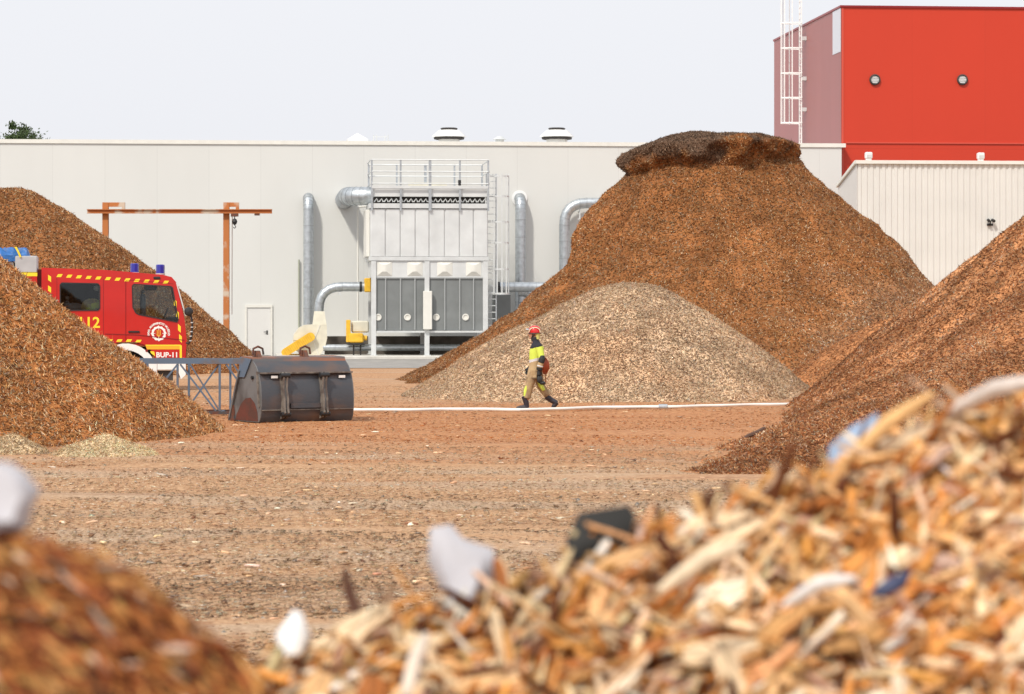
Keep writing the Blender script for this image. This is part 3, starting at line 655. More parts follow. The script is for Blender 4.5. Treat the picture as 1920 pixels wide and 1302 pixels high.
# --- cream fan with yellow belt guard
w = 4.6; c_ = HP(583,640,w); cu, cz = c_[0], c_[2]
fan = thing('blower_fan', 'cream blower fan with yellow belt guard at the foot of the duct', 'fan', (cu,-w,.14), HALL)
mb = MB(); poly = []
for k in range(25):
    a = R(-100-k*12); rr = .58+.006*k*.9; poly.append((cu+rr*math.cos(a)*1.02, cz+rr*math.sin(a)*.98))
poly = [(p, q) for p, q in poly if q > .3]
poly = [HP(*q, w)[::2] for q in ((612,609),(613,634),(609,652),(598,668),(566,668),(553,655),(549,640),(551,627),(560,615),(571,609.5),(587,608.5))]
mb.ext(poly, 1, -w-.42, -w+.42); part('volute', mb, M['cream'], fan)
mb = MB(); u0, z0 = hp(586,609,w); u1, z1 = hp(612,584,w); mb.add([(u0,-w-.3,z0),(u1,-w-.3,z0),(u1,-w+.3,z0),(u0,-w+.3,z0),(u0+.07,-w-.2,z1),(u1-.09,-w-.2,z1),(u1-.09,-w+.2,z1),(u0+.07,-w+.2,z1)], [(0,1,5,4),(1,2,6,5),(2,3,7,6),(3,0,4,7),(4,5,6,7),(3,2,1,0)])
part('outlet_cone', mb, M['cream'], fan)
mb = MB(); ridge = [HP(*q, w+.45) for q in ((613,634),(592,668))]; mb.bar(HP(600,609.5,w+.43),HP(588,640,w+.43),.03,.03); mb.bar(HP(588,640,w+.43),HP(597,667,w+.43),.03,.03); mb.bar(HP(549,637,w+.43),HP(588,640,w+.43),.02,.02); part('seams', mb, M['offwhite'], fan)
a = Vector(HP(535,661,w+.5)); b = Vector(HP(582,632,w+.5)); d = (b-a).normalized(); nrm = Vector((-d.z,0,d.x)); poly = []
for k in range(9): t_ = math.pi/2+math.pi*k/8; q = a+d*.17*math.cos(t_)+nrm*.17*math.sin(t_); poly.append((q.x,q.z))
for k in range(9): t_ = -math.pi/2+math.pi*k/8; q = b+d*.19*math.cos(t_)+nrm*.19*math.sin(t_); poly.append((q.x,q.z))
mb = MB(); mb.ext(poly, 1, -w-.72, -w-.46); g = part('belt_guard', mb, M['yellow'], fan)
mb = MB()
for k in range(15):
    q = a+d*((b-a).length*k/14); mb.bar(q+nrm*.15+Vector((0,-.245,0)), q-nrm*.15+Vector((0,-.245,0)), .018, .012, (0,1,0))
part('guard_slats', mb, mat('guard_shade',(.62,.36,.03),.5), g)
mb = MB(); mb.bar(HP(532,668,w+.5),HP(596,668,w+.5),.1,.08); mb.bar(HP(535,665,w+.3),HP(600,665,w-.3),.06); part('base_frame', mb, M['yellow'], fan)
mb = MB(); mb.cyl((cu-.3,-w-.43,cz-.05),(cu-.3,-w-.6,cz-.05),.07,12); part('shaft', mb, M['galv'], fan)
# --- yellow rotary valve drive
w = 5.4
ym = thing('valve_drive', 'yellow motor and beige valve on a stand left of the filter leg', 'motor', HP(670,668,w)[:2]+(.14,), HALL)
def hb(x0,x1,y0,y1,w0,w1,b=.02):
    u0, z1 = hp(x0,y0,w); u1, z0 = hp(x1,y1,w); m_ = MB(); return m_.bbox(u0,u1,-w0,-w1,z0,z1,b)
part('chain_cover', hb(649,657,600,642,5.7,5.2), M['yellow'], ym); part('motor', hb(654,681,625,643,5.8,5.3,.05), M['yellow'], ym)
mb = MB(); mb.cyl(HP(680,634,5.55),HP(688,634,5.55),.11,14); part('motor_cap', mb, M['yellow'], ym)
part('valve_body', hb(659,692,602,624,5.5,4.8,.06), M['cream'], ym); part('foot', hb(651,684,644,647,5.8,5.1), M['black'], ym)
for px in (663,676): mb = MB(); mb.bar(HP(px,647,5.4),(hu(px,5.4),-5.4,.14),.06); part('leg', mb, M['dark'], ym)

# --- rusty gantry
DG = 112.
def gp(px, py, D=DG): return ((px-960)/F*D, D, CH+(HZ-py)/F*D)
gan = thing('rusty_gantry', 'rusty steel hoist gantry with two posts and a long level beam', 'gantry', (gp(424,0)[0],DG,0))
for px in (198,424.5):
    x = gp(px,0)[0]; zt = gp(0,380)[2]; mb = MB(); hw = .115
    mb.box(x-hw,x+hw,DG-.11,DG-.09,.01,zt); mb.box(x-hw,x+hw,DG+.09,DG+.11,.01,zt); mb.box(x-.012,x+.012,DG-.09,DG+.09,.01,zt); p = part('post', mb, M['rust'], gan)
    mb = MB(); L_ = .65 if px < 300 else .38
    mb.box(x+hw+.002,x+hw+L_,DG-.08,DG+.08,zt-.17,zt); mb.box(x+hw+L_-.12,x+hw+L_,DG-.08,DG+.08,gp(0,393)[2]+.003,zt-.173); part('cantilever', mb, M['rust'], gan)
mb = MB(); x0, x1 = gp(165,0)[0], gp(511,0)[0]; z1, z0 = gp(0,393)[2], gp(0,401)[2]
mb.box(x0,x1,DG-.32,DG-.14,z1-.025,z1); mb.box(x0,x1,DG-.32,DG-.14,z0,z0+.025); mb.box(x0,x1,DG-.235,DG-.225,z0+.026,z1-.026); part('beam', mb, M['rust'], gan)
mb = MB(); x = gp(441,0)[0]; mb.box(x-.14,x+.14,DG-.36,DG-.12,z0-.12,z0-.005); hk = part('trolley', mb, M['rust2'], gan)
mb = MB(); mb.cyl((x,DG-.23,z0-.12),(x,DG-.23,z0-.2),.02,6); mb.lathe([(0,-.14),(.07,-.1),(.11,0),(.07,.1),(0,.13)], (x,DG-.23,z0-.32), 12); mb.tube([(x,DG-.23,z0-.45),(x+.05,DG-.23,z0-.53),(x,DG-.23,z0-.58),(x-.05,DG-.23,z0-.54)],.02,6); part('hook_block', mb, M['black'], hk)
mb = MB(); mb.box(gp(483,0)[0]-.1,gp(483,0)[0]+.1,DG-.3,DG-.16,z0-.08,z0-.003); part('end_stop', mb, M['rust2'], gan)
mb = MB(); mb.tube([gp(435,590,DG+.3),gp(435.5,404,DG+.3)],.02,6); part('cable', mb, M['offwhite'], gan)

# --- tree behind the hall
def tree(px, D, zt, spread, label):
    x = (px-960)/F*D; t = thing('tree', label, 'tree', (x,D,0)); mb = MB(); top = zt-2.2
    mb.tube([(x,D,0),(x+.1,D,4),(x-.1,D,top)], [.35,.25,.14], 10)
    tips = []
    for k in range(9):
        a = k*2.4; r_ = spread*(.4+.5*random.random()); e = (x+math.cos(a)*r_, D+math.sin(a)*r_, top+random.uniform(-.6,1.4)); tips.append(e)
        s0 = (x,D,top-random.uniform(.5,3)); mid = tuple((s0[i]+e[i])/2+(.3 if i == 2 else 0) for i in range(3)); mb.tube([s0,mid,e],[.11,.07,.03],6)
    part('trunk', mb, M['bark'], t)
    N = 9000; cl = []
    for e in tips:
        for j in range(5): cl.append((e[0]+random.gauss(0,.5), e[1]+random.gauss(0,.6), e[2]+random.gauss(.25,.4), random.uniform(.2,.5)))
    cl = np.array(cl); i = RNG.integers(0, len(cl), N); P = cl[i,:3]+RNG.normal(size=(N,3))*cl[i,3:4]*.6
    n = RNG.normal(size=(N,3)); n /= np.linalg.norm(n,axis=1,keepdims=True); T, U_, W_ = chip_frames(N, n, .3)
    sz = RNG.uniform(.06,.13,N)[:,None,None]; tv = np.array([(-1,0,0),(0,.5,.15),(1,0,0),(0,-.5,.15)])[None]
    V = P[:,None]+(T[:,None]*tv[...,0:1]+U_[:,None]*tv[...,1:2]+W_[:,None]*tv[...,2:3])*sz
    V = V.reshape(-1,3)-np.array([x,D,0]); me = npmesh('crown', V, 4, np.arange(N*4), None, M['leaf'])
    o = bpy.data.objects.new('crown', me); COL.objects.link(o); o.parent = t
tree(20, 176, 13.4, 2.0, 'leafy green tree top showing over the hall roof at far left')
tree(84, 182, 13.0, 1.1, 'smaller sparse tree top over the hall roof beside the fuller one')

# ------------------------------------------------------------------ heaps
def C(px, D): return (px-960)/F*D
V, Q = cone(C(15,100), 100, 7.45, tab([(-180,9.4),(-90,9.4),(-60,9.2),(0,9.3),(60,8.6),(180,9.4)]), .16, 3, top=.30)
pile('chip_heap', 'big brown wood chip heap behind the fire engine', V, Q, 78000, 'brown', base=(C(15,100),100,0), L=(.08,.20), W=(.028,.055), tilt=.5)
V, Q = cone(-11.3, 52, 4.75, tab([(-180,6),(-120,8),(-90,8.6),(-45,7.0),(0,6.0),(90,6),(180,6)]), .14, 8, top=.15, pw=1.07)
pile('chip_heap', 'orange-brown heap of long shredded wood in front of the fire engine', V, Q, 66000, 'orange', base=(-11.3,52,0), L=(.08,.24), W=(.016,.040), shape='spl', keep=lambda c_: c_[:,0] > -13.5, tilt=.5)
# small straw-coloured heaps at its toe
V, Q = cone(C(200,42.9), 42.9, .33, tab([(-180,1.0),(-90,.62),(0,.85),(90,.7),(180,1.0)]), .03, 12, nu=60, nv=24, sz=2)
pile('straw_heap', 'small straw-coloured heap of splinters at the toe of the orange heap', V, Q, 5000, 'straw', base=(C(200,42.9),42.9,0), L=(.04,.13), W=(.008,.018))
V, Q = cone(C(22,43.6), 43.6, .30, tab([(-180,.9),(-90,.6),(0,.6),(90,.7),(180,.9)]), .03, 13, nu=60, nv=24, sz=2)
pile('straw_heap', 'second pale splinter heap cut by the left photo edge', V, Q, 4000, 'straw', base=(C(22,43.6),43.6,0), L=(.04,.13), W=(.008,.018))
# pale heap in the middle
def palecol(P, c): 
    k = np.clip(vnoise(P, .8, 77)*1.6-.5,0,1)[:,None]; return c*(1-.45*k)+c*np.array([.95,.72,.55])*.45*k
V, Q = cone(C(1188,72), 72, 3.3, tab([(-180,6.0),(-135,5.8),(-90,5.6),(-45,5.0),(0,4.75),(90,5),(180,6.0)]), .09, 15, top=.30, toe=.3)
pile('chip_heap', 'low pale beige wood chip heap behind the walking firefighter', V, Q, 85000, 'pale', base=(C(1188,72),72,0), L=(.05,.13), W=(.016,.034), tilt=.45, colfn=palecol)
# tall heap with overhanging crust
def bigheap():
    cx, cy = C(1330,87), 87
    Lf = [(0,7.45),(1.4,7.35),(2.3,7.1),(2.72,6.9),(2.78,6.55),(2.55,6.28),(3.3,5.35),(3.9,4.45),(4.3,3.5),(5.4,2.5),(7.0,1.35),(8.7,.4),(9.7,-.05)]
    Fr = [(0,7.5),(1.5,7.6),(2.5,7.5),(2.95,7.25),(2.9,6.75),(2.6,6.45),(3.3,5.55),(4.1,4.6),(4.9,3.7),(6.0,2.7),(7.4,1.6),(8.8,.6),(9.8,-.05)]
    Rt = [(0,7.5),(1.3,7.6),(2.2,7.5),(2.75,7.3),(2.72,7.0),(2.6,6.85),(3.0,6.35),(3.85,5.6),(4.85,4.9),(5.95,3.8),(6.8,2.65),(8.2,1.1),(9.8,-.05)]
    Bk = [(0,7.5),(1.3,7.5),(2.2,7.3),(2.7,7.0),(3,6.6),(3.4,6.1),(4.0,5.4),(4.8,4.6),(5.6,3.7),(6.6,2.7),(7.8,1.5),(8.8,.6),(9.8,-.05)]
    K = [np.array(k) for k in (Rt, Bk, Lf, Fr)]       # azimuth 0, 90, 180, 270
    nu, nv = 260, 130; az = np.linspace(0,2*np.pi,nu,endpoint=False); V = []
    for a in az:
        q = a/(np.pi/2); i = int(q) % 4; f_ = q-int(q); f_ = f_*f_*(3-2*f_); pr = K[i]*(1-f_)+K[(i+1)%4]*f_
        s_ = np.concatenate([[0],np.cumsum(np.linalg.norm(np.diff(pr,axis=0),axis=1))]); t_ = np.linspace(0,s_[-1],nv)
        r_ = np.interp(t_,s_,pr[:,0]); z = np.interp(t_,s_,pr[:,1]); V.append(np.stack([cx+np.cos(a)*r_, cy+np.sin(a)*r_, z],-1))
    V = np.array(V).reshape(-1,3); V[:,2] -= np.clip((V[:,2]-6.9)/.6,0,1)*.17; rad = V-np.array([cx,cy,0]); rad[:,2] = 0; rr = np.linalg.norm(rad,axis=1,keepdims=True); u_ = rad/(rr+1e-6)
    amp = np.clip(rr[:,0]/2,0,1)
    lip = np.clip((V[:,2]-6.2)/.4,0,1)
    V += u_*((fbm(V,.45,40,4)*.22+fbm(V,1.6,50,3)*.09+fbm(V,2.2,57,3)*.16*lip)*amp)[:,None]
    az_ = np.arctan2(rad[:,1],rad[:,0]); G = np.stack([np.cos(az_)*5,np.sin(az_)*5,V[:,2]*.15],-1); V += u_*((fbm(G,.9,81,3)*.22+fbm(G,2.6,84,2)*.07)*np.clip((6.4-V[:,2])/2,0,1)*amp)[:,None]
    V[:,2] += fbm(V,.8,60,3)*.10*np.clip(V[:,2],0,1)*1.0
    # a hollow torn out of the right flank
    for hx, hyz, hr in (((1530-960)/61.+0, 4.9, .55),((1545-960)/61., 4.4, .4)):
        c3 = np.array([hx*1.0, cy-4.4, hyz]); dd = np.linalg.norm((V-c3)*np.array([1,.5,1]),axis=1); V -= u_*(np.clip(1-dd/(hr*2),0,1)**2*.5)[:,None]
    Q = grid_faces(nu,nv,True)
    def colfn(P, c):
        n1 = fbm(P,.9,70,3)
        dx = P[:,0]-cx
        front = P[:,1] < cy
        lipz = 6.5+.55*n1+.25*vnoise(P,2.5,72)+np.where(dx < -1, -.15, .25)
        k = np.clip((P[:,2]-lipz)/.35,0,1)[:,None]*.85            # old dark crust
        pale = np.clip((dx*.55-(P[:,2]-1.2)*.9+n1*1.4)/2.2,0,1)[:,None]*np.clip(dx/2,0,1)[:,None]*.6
        dark = np.clip(n1*1.3-.35,0,1)[:,None]*.45
        c = c*(1-dark)+c*np.array([.62,.55,.5])*dark
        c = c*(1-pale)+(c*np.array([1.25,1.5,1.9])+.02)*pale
        hol = np.clip(1.25-np.linalg.norm((P-np.array([cx+3.35,cy-4.2,4.85]))*np.array([1.3,.35,.8]),axis=1)/.55,0,1)[:,None]; c = c*(1-.6*hol)  # shade inside the torn hollow painted in by darkening the colour
        lum = c.mean(1,keepdims=True)
        return c*(1-k)+(lum*np.array([.78,.53,.38])*.80+.004)*k
    pile('chip_heap', 'tallest brown wood chip heap with flat dark overhanging crust on top', V, Q, 165000, 'brown', base=(cx,cy,0), L=(.06,.155), W=(.02,.042), colfn=colfn, tilt=.46)
bigheap()
V, Q = cone(C(1715,75), 76, 2.35, tab([(-180,3.8),(-135,4.3),(-90,4.4),(0,5),(90,4),(180,3.8)]), .08, 18, top=.4)
pile('chip_heap', 'low reddish wood chip heap between the tallest heap and the right heap', V, Q, 26000, 'red', base=(C(1715,75),76,0), L=(.05,.12), W=(.016,.034))
def rightcol(P, c):
    az_ = np.arctan2(P[:,1]-62,P[:,0]-13.6); G = np.stack([np.cos(az_)*6,np.sin(az_)*6,P[:,2]*.5],-1); k = np.clip(fbm(G,1.6,80,3)*1.5,-.7,.9)[:,None]
    return c*(1+.30*k)*np.array([1,1,1])*(1+np.clip(k,0,1)*np.array([0,.12,.25]))
V, Q = cone(13.6, 62, 6.15, tab([(-180,7.4),(-172,7.6),(-157,8.8),(-142,10.7),(-134,13),(-125.5,16.2),(-116,27),(-100,29),(-80,27),(-45,18),(0,14),(90,9),(127,8),(150,8),(180,7.4)]), .15, 24, top=.10, nu=300, nv=170, toe=.0, R0=7.4)
pile('chip_heap', 'large red-brown wood chip heap sloping in from the right edge', V, Q, 135000, 'red', base=(13.6,62,0), L=(.055,.15), W=(.018,.038), colfn=rightcol,
     keep=lambda c_: (c_[:,0] < c_[:,1]*.19+1.0) & (c_[:,2] > .0), dens=lambda c_: (60/np.clip(c_[:,1],33,90))**1.3, tilt=.45)
# log lying at its toe
mb = MB(); a = Vector((C(1385,45.8),45.8,.06)); b = Vector((C(1433,46.4),46.4,.24)); mb.tube([a,a.lerp(b,.35)+Vector((0,0,.02)),a.lerp(b,.7),b],[.02,.035,.042,.045],7)
single('broken_branch', mb, mat('dark_bark',(.11,.06,.04),.9), 'short dark broken branch lying at the toe of the right heap', 'branch', tuple(a))

# --- foreground heaps
def hfield(x0,x1,y0,y1,nx,ny,fn):
    X, Y = np.meshgrid(np.linspace(x0,x1,nx), np.linspace(y0,y1,ny), indexing='ij'); Zv = fn(X,Y); return np.stack([X,Y,Zv],-1).reshape(-1,3), grid_faces(nx,ny)
cxs = np.array([-3.2,-1.4,-.9,-.5,-.405,-.22,-.08,.084,.2,.37,.42,.5,.56,.65,.81,1.4,2.4,4.4]); czs = np.array([0,1.2,1.48,1.62,1.66,1.755,1.80,1.862,1.89,1.915,1.935,1.94,1.975,2.03,2.062,2.17,1.5,0])
def fore(X, Y):
    c_ = np.interp(X, cxs, czs); d = Y-4.5; z = c_-.03+np.where(d < 0, .50*d, -.62*d)+.03*np.exp(-(d/.25)**2)
    P = np.stack([X.ravel(),Y.ravel(),X.ravel()*0],-1); z += (fbm(P,1.8,90,3)*.035+fbm(P,6,95,2)*.014).reshape(X.shape); return np.maximum(z,-.05)
V, Q = hfield(-3.2,4.4,.9,8.6,150,160,fore)
inview = lambda c_: (np.abs(c_[:,0]) < c_[:,1]*.2+.5) & (c_[:,1] < 5.6) & (c_[:,1] > 2.9)
fr_root, FV, FQ = pile('chip_heap', 'blurred heap of orange and tan wood splinters filling the near foreground', V, Q, 26000, 'fore', base=(.6,4.5,0), L=(.05,.17), W=(.004,.019), shape='ben', keep=inview, tilt=.55, flow=(.9,0,.4), fw=1.1)
# the 300 largest splinters on it, one object each
def chip_variant(k):
    rng = np.random.default_rng(500+k); n = 7; mb = MB(); L_ = 1.; wv = []
    bend = rng.normal(scale=.10); twist = rng.normal(scale=.6); hw = rng.uniform(.06,.145); ht = hw*rng.uniform(.25,.5); V = []; m_ = 5; tip = rng.uniform(.08,.5)
    for i in range(n):
        t = i/(n-1); e = min(1, tip+(1-t)*rng.uniform(1.6,2.6))*min(1,.55+t*3)*rng.uniform(.86,1.1); a0 = twist*t
        for j in range(m_):
            a = 2*math.pi*j/m_; r1 = 1+rng.normal(scale=.2); y = math.cos(a)*hw*e*r1; z = math.sin(a)*ht*e*r1
            V.append(((t-.5)*L_+rng.normal(scale=.012), y*math.cos(a0)-z*math.sin(a0)+bend*math.sin(math.pi*t), y*math.sin(a0)+z*math.cos(a0)+bend*.7*math.sin(math.pi*t)))
    fs = [(i*m_+j, i*m_+(j+1)%m_, (i+1)*m_+(j+1)%m_, (i+1)*m_+j) for i in range(n-1) for j in range(m_)]+[tuple(range(m_-1,-1,-1)), tuple((n-1)*m_+j for j in range(m_))]
    mb.add(V, fs); return mkmesh('wood_splinter', mb, M['splinter'], smooth=0)
def splmat():
    m = bpy.data.materials.new('splinter_wood'); m.use_nodes = True; nt = m.node_tree; b = nt.nodes['Principled BSDF']; L = nt.links
    oi = nt.nodes.new('ShaderNodeObjectInfo'); cr = nt.nodes.new('ShaderNodeValToRGB'); cr.color_ramp.interpolation = 'CONSTANT'; e = cr.color_ramp.elements
    st = [(0,(.70,.42,.20)),(.2,(.68,.30,.08)),(.34,(.80,.60,.38)),(.54,(.60,.32,.12)),(.66,(.40,.14,.04)),(.74,(.84,.70,.52)),(.85,(.14,.05,.02)),(.92,(.56,.38,.30)),(.965,(.80,.75,.68))]
    while len(e) < len(st): e.new(.5)
    for k, (p, c__) in enumerate(st): e[k].position = p; e[k].color = (*c__,1)
    tc = nt.nodes.new('ShaderNodeTexCoord'); mp = nt.nodes.new('ShaderNodeMapping'); mp.inputs['Scale'].default_value = (3,28,28); n = nt.nodes.new('ShaderNodeTexNoise'); n.inputs['Scale'].default_value = 1
    L.new(tc.outputs['Object'], mp.inputs[0]); L.new(mp.outputs[0], n.inputs[0]); r = nt.nodes.new('ShaderNodeMapRange'); r.inputs[1].default_value = .3; r.inputs[2].default_value = .7; r.inputs[3].default_value = .42; r.inputs[4].default_value = 1.25
    L.new(n.outputs[0], r.inputs[0]); s_ = nt.nodes.new('ShaderNodeVectorMath'); s_.operation = 'SCALE'; L.new(oi.outputs['Random'], cr.inputs[0]); L.new(cr.outputs[0], s_.inputs[0]); L.new(r.outputs[0], s_.inputs['Scale'])
    L.new(s_.outputs[0], b.inputs['Base Color']); b.inputs['Roughness'].default_value = .72; b.inputs['Specular IOR Level'].default_value = .18; return m
M['splinter'] = splmat()
VAR = [chip_variant(k) for k in range(24)]
Pn, Nn = sample(FV, FQ, 285, keep=lambda c_: (np.abs(c_[:,0]) < c_[:,1]*.185) & (c_[:,1] < 4.62) & (c_[:,1] > 3.55))
Tn, Un, Wn = chip_frames(len(Pn), Nn, .3, (.9,.1,.4), 1.3)
for k in range(len(Pn)):
    o = bpy.data.objects.new('wood_splinter', VAR[k % 24]); COL.objects.link(o); ln = random.uniform(.12,.25)
    m3 = Matrix((Tn[k],Un[k],Wn[k])).transposed().to_4x4(); o.matrix_world = Matrix.Translation(Vector(Pn[k])+Vector(Nn[k])*.016) @ m3 @ Matrix.Diagonal((ln,ln*random.uniform(.6,1.2),ln*random.uniform(.6,1.2),1))
    tag(o, 'large blurred wood splinter lying on the near foreground heap', 'wood splinter', 'large splinters on the foreground heap')
# left near heap
def forel(X, Y):
    c_ = np.interp(X, [-3.4,-2.2,-1.2,-.80,-.576,-.456,-.396,-.324,-.258,-.1,.2,1.2,1.9], [0,1.2,2.02,2.07,1.995,1.945,1.895,1.85,1.785,1.62,1.36,.35,0]); d = Y-3.2
    z = c_+np.where(d < 0, .50*d, -.55*d); P = np.stack([X.ravel(),Y.ravel(),X.ravel()*0],-1); z += (fbm(P,2.4,190,3)*.03).reshape(X.shape); return np.maximum(z,-.05)
V, Q = hfield(-3.4,1.9,.3,6.6,130,150,forel)
pile('chip_heap', 'dark red-brown blurred heap in the lower left foreground', V, Q, 34000, 'forel', base=(-1,3.2,0), L=(.02,.085), W=(.003,.010), shape='ben', tilt=.3,
     keep=lambda c_: (c_[:,0] < .2) & (c_[:,0] > -c_[:,1]*.2-.4) & (c_[:,1] < 4.3) & (c_[:,1] > 2.1), flow=(.7,0,-.7), fw=3)
# litter on the foreground heaps
def slab(name, label, cat, pts, D, th, m, bend=.02):
    """bent sheet: outline given as photo points at distance D, real thickness"""
    q = [((px-960)/F*D, CH+(HZ-py)/F*D) for px, py in pts]; cx_ = sum(p[0] for p in q)/len(q); cz_ = sum(p[1] for p in q)/len(q); n = len(q)
    rings = []
    for (sc, off) in ((1,0),(.6,-bend),(0,-bend*1.3)):
        rings.append([(cx_+(x-cx_)*sc, D+off+.25*(z-cz_)*1.0, cz_+(z-cz_)*sc) for x, z in q])
    mb = MB(); V = rings[0]+rings[1]+[rings[2][0]]; fs = []
    for i in range(n): j = (i+1)%n; fs += [(i,j,n+j,n+i),(n+i,n+j,2*n)]
    k = len(V); V2 = [(x,y+th,z) for x,y,z in V]; fs2 = [tuple(a+k for a in f_[::-1]) for f_ in fs]; ed = [(j_,i_,i_+k,j_+k) for i_ in range(n) for j_ in [(i_+1)%n]]
    mb.add(V+V2, fs+fs2+ed); return single(name, mb, m, label, cat, (cx_,D,cz_), smooth=50)
slab('plastic_scrap', 'large translucent-white plastic scrap upright on the foreground heap', 'plastic scrap', [(806,992),(845,985),(868,1012),(925,1030),(930,1075),(900,1150),(835,1165),(826,1100),(803,1055)], 4.53, .004, M['plastic'])
slab('plastic_scrap', 'small bright white scrap at the low left end of the foreground heap', 'plastic scrap', [(515,1190),(535,1165),(548,1145),(565,1150),(582,1195),(575,1245),(530,1245)], 4.5, .006, M['white'])
slab('black_scrap', 'black plastic block resting on the crest of the foreground heap', 'plastic scrap', [(1062,1015),(1086,964),(1180,950),(1193,968),(1178,1015),(1125,1035),(1070,1055)], 4.46, .02, M['blackpl'], .004)
slab('blue_scrap', 'blue plastic sheet scrap sticking up at the right of the foreground heap', 'plastic scrap', [(1550,905),(1556,838),(1600,800),(1650,775),(1648,850),(1620,930),(1560,940)], 4.52, .004, M['bluepl'])
slab('navy_scrap', 'small navy scrap lying among splinters near the lower right', 'plastic scrap', [(1625,1115),(1665,1085),(1712,1068),(1700,1100),(1660,1122)], 3.98, .004, M['navypl'], .004)
slab('white_chunk', 'white plastic chunk on top of the dark left foreground heap', 'plastic scrap', [(-40,870),(0,872),(30,890),(62,925),(48,960),(40,1000),(5,1000),(-40,1000)], 3.2, .05, M['plastic'], .01)
mb = MB(); p = lambda px,py,D: ((px-960)/F*D, D, CH+(HZ-py)/F*D)
mb.tube([p(672,1160,4.5),p(655,1110,4.5),p(645,1066,4.48)],[.010,.009,.005],8); single('dark_twig', mb, mat('twig_bark',(.12,.055,.035),.8), 'thin dark twig sticking up at the left end of the foreground heap', 'twig', p(672,1160,4.5))
def stick(label, a, b, r, col, k):
    mb = MB(); a = Vector(a); b = Vector(b); mid = (a+b)/2+Vector((0,0,.012)); mb.tube([a,a.lerp(mid,.5),mid,mid.lerp(b,.5),b],[r*.5,r,r*1.05,r*.95,r*.4],8)
    single('wood_stick', mb, mat('stick_wood_%s' % k, col, .6, 0, .2, 40), label, 'wood stick', tuple(a))
stick('long grey-white stick slanting along the upper right of the foreground heap', p(1775,775,4.45), p(1960,712,4.3), .013, (.66,.58,.52), 'grey')
stick('long orange stick standing out above the right end of the foreground heap', p(1575,880,4.4), p(1750,738,4.45), .012, (.68,.40,.16), 'orange')
stick('bright white stick in the middle of the right foreground heap', p(1470,1135,4.05), p(1605,1085,3.98), .010, (.74,.71,.68), 'white')
stick('pale curved splinter at the centre of the foreground heap', p(1235,1110,4.0), p(1400,1020,4.1), .012, (.78,.62,.42), 'pale')
stick('upright pale stick near the bottom centre of the foreground heap', p(760,1310,3.9), p(800,1190,4.1), .011, (.72,.60,.48), 'tan')

# ------------------------------------------------------------------ fire hose on the ground
pts = []
for k in range(60):
    t_ = k/59; px = 600+t_*960; py = 768.6-1.5*t_-11*max(0,t_-.38)/.62*.95+.5*math.sin(t_*19); D = F*(CH-.035)/(py-HZ)
    pts.append(((px-960)/F*D, D+.12*math.sin(t_*26)+.07*math.sin(t_*61), .035))
t = thing('fire_hose', 'long white fire hose lying across the yard behind the firefighter', 'fire hose', pts[0]); mb = MB(); mb.tube(pts, .034, 8); part('hose', mb, M['hose'], t)
mb = MB(); mb.cyl(pts[39], pts[40], .06, 12); part('coupling', mb, M['galv'], t)

exec_parts = True
# ------------------------------------------------------------------ text helper
def text_mesh(txt, size, bold=0.):
    c = bpy.data.curves.new('lettering', 'FONT'); c.body = txt; c.size = size; c.align_x = 'CENTER'; c.align_y = 'CENTER'; c.extrude = .0015; c.offset = bold; c.resolution_u = 3
    o = bpy.data.objects.new('lettering', c); COL.objects.link(o); dg = bpy.context.evaluated_depsgraph_get(); me = bpy.data.meshes.new_from_object(o.evaluated_get(dg))
    V = [tuple(v.co) for v in me.vertices]; Fs = [tuple(p.vertices) for p in me.polygons]
    bpy.data.objects.remove(o); bpy.data.curves.remove(c); bpy.data.meshes.remove(me); return V, Fs

# ------------------------------------------------------------------ fire engine
TRY = R(8); TR = Frame((C(346,75.4),75.4,0), TRY); KX = 70.7*math.cos(TRY); TILT = R(1.3)
def tx(px): return (px-346)/KX
def tz(py, px=200): return (735-py)/70.9
# x runs forward (to the right), y away from the camera; the near side is y = 0
truck = thing('fire_engine', 'red crew-cab fire engine with yellow hazard marks half hidden by the heap', 'fire engine', (0,0,0), TR)
def tp(px, py): return (tx(px), tz(py))
cab = [tp(84,504),tp(200,508),tp(306,517),tp(322,521),tp(330,530),tp(336,556),tp(346,600),tp(350,640),tp(348,673),tp(292,673),tp(285,659),tp(272,648),tp(254,643),tp(226,643),tp(205,652),tp(190,674),tp(84,674)]
rw = [tp(118,536),tp(121,532.5),tp(187,534),tp(190,538),tp(190,580),tp(187,583.5),tp(121,583.5),tp(118,580)]
fw = [tp(250,538),tp(253,535),tp(320,539),tp(323.5,541),tp(334,601),tp(332,605.5),tp(262,591.5),tp(256,588),tp(251,578)]
def plate_with_holes(outer, holes, y0, y1):
    """side wall with real window openings, filled by scan-triangulation"""
    from mathutils.geometry import tessellate_polygon
    polys = [outer]+holes; flat = [q for p_ in polys for q in p_]
    tris = tessellate_polygon([[Vector((a,b,0)) for a, b in p_] for p_ in polys])
    mb = MB(); n = len(flat); V = [(a,y0,b) for a,b in flat]+[(a,y1,b) for a,b in flat]; fs = []
    for t_ in tris: fs += [tuple(t_), tuple(i+n for i in t_[::-1])]
    o = 0
    for p_ in polys:
        m_ = len(p_); fs += [(o+i,o+(i+1)%m_,o+(i+1)%m_+n,o+i+n) for i in range(m_)]; o += m_
    mb.add(V, fs); return mb
WT = 2.3
body = plate_with_holes(cab, [rw,fw], 0, .05); b2 = plate_with_holes(cab, [rw,fw], WT-.05, WT); body.add(b2.v, b2.f)
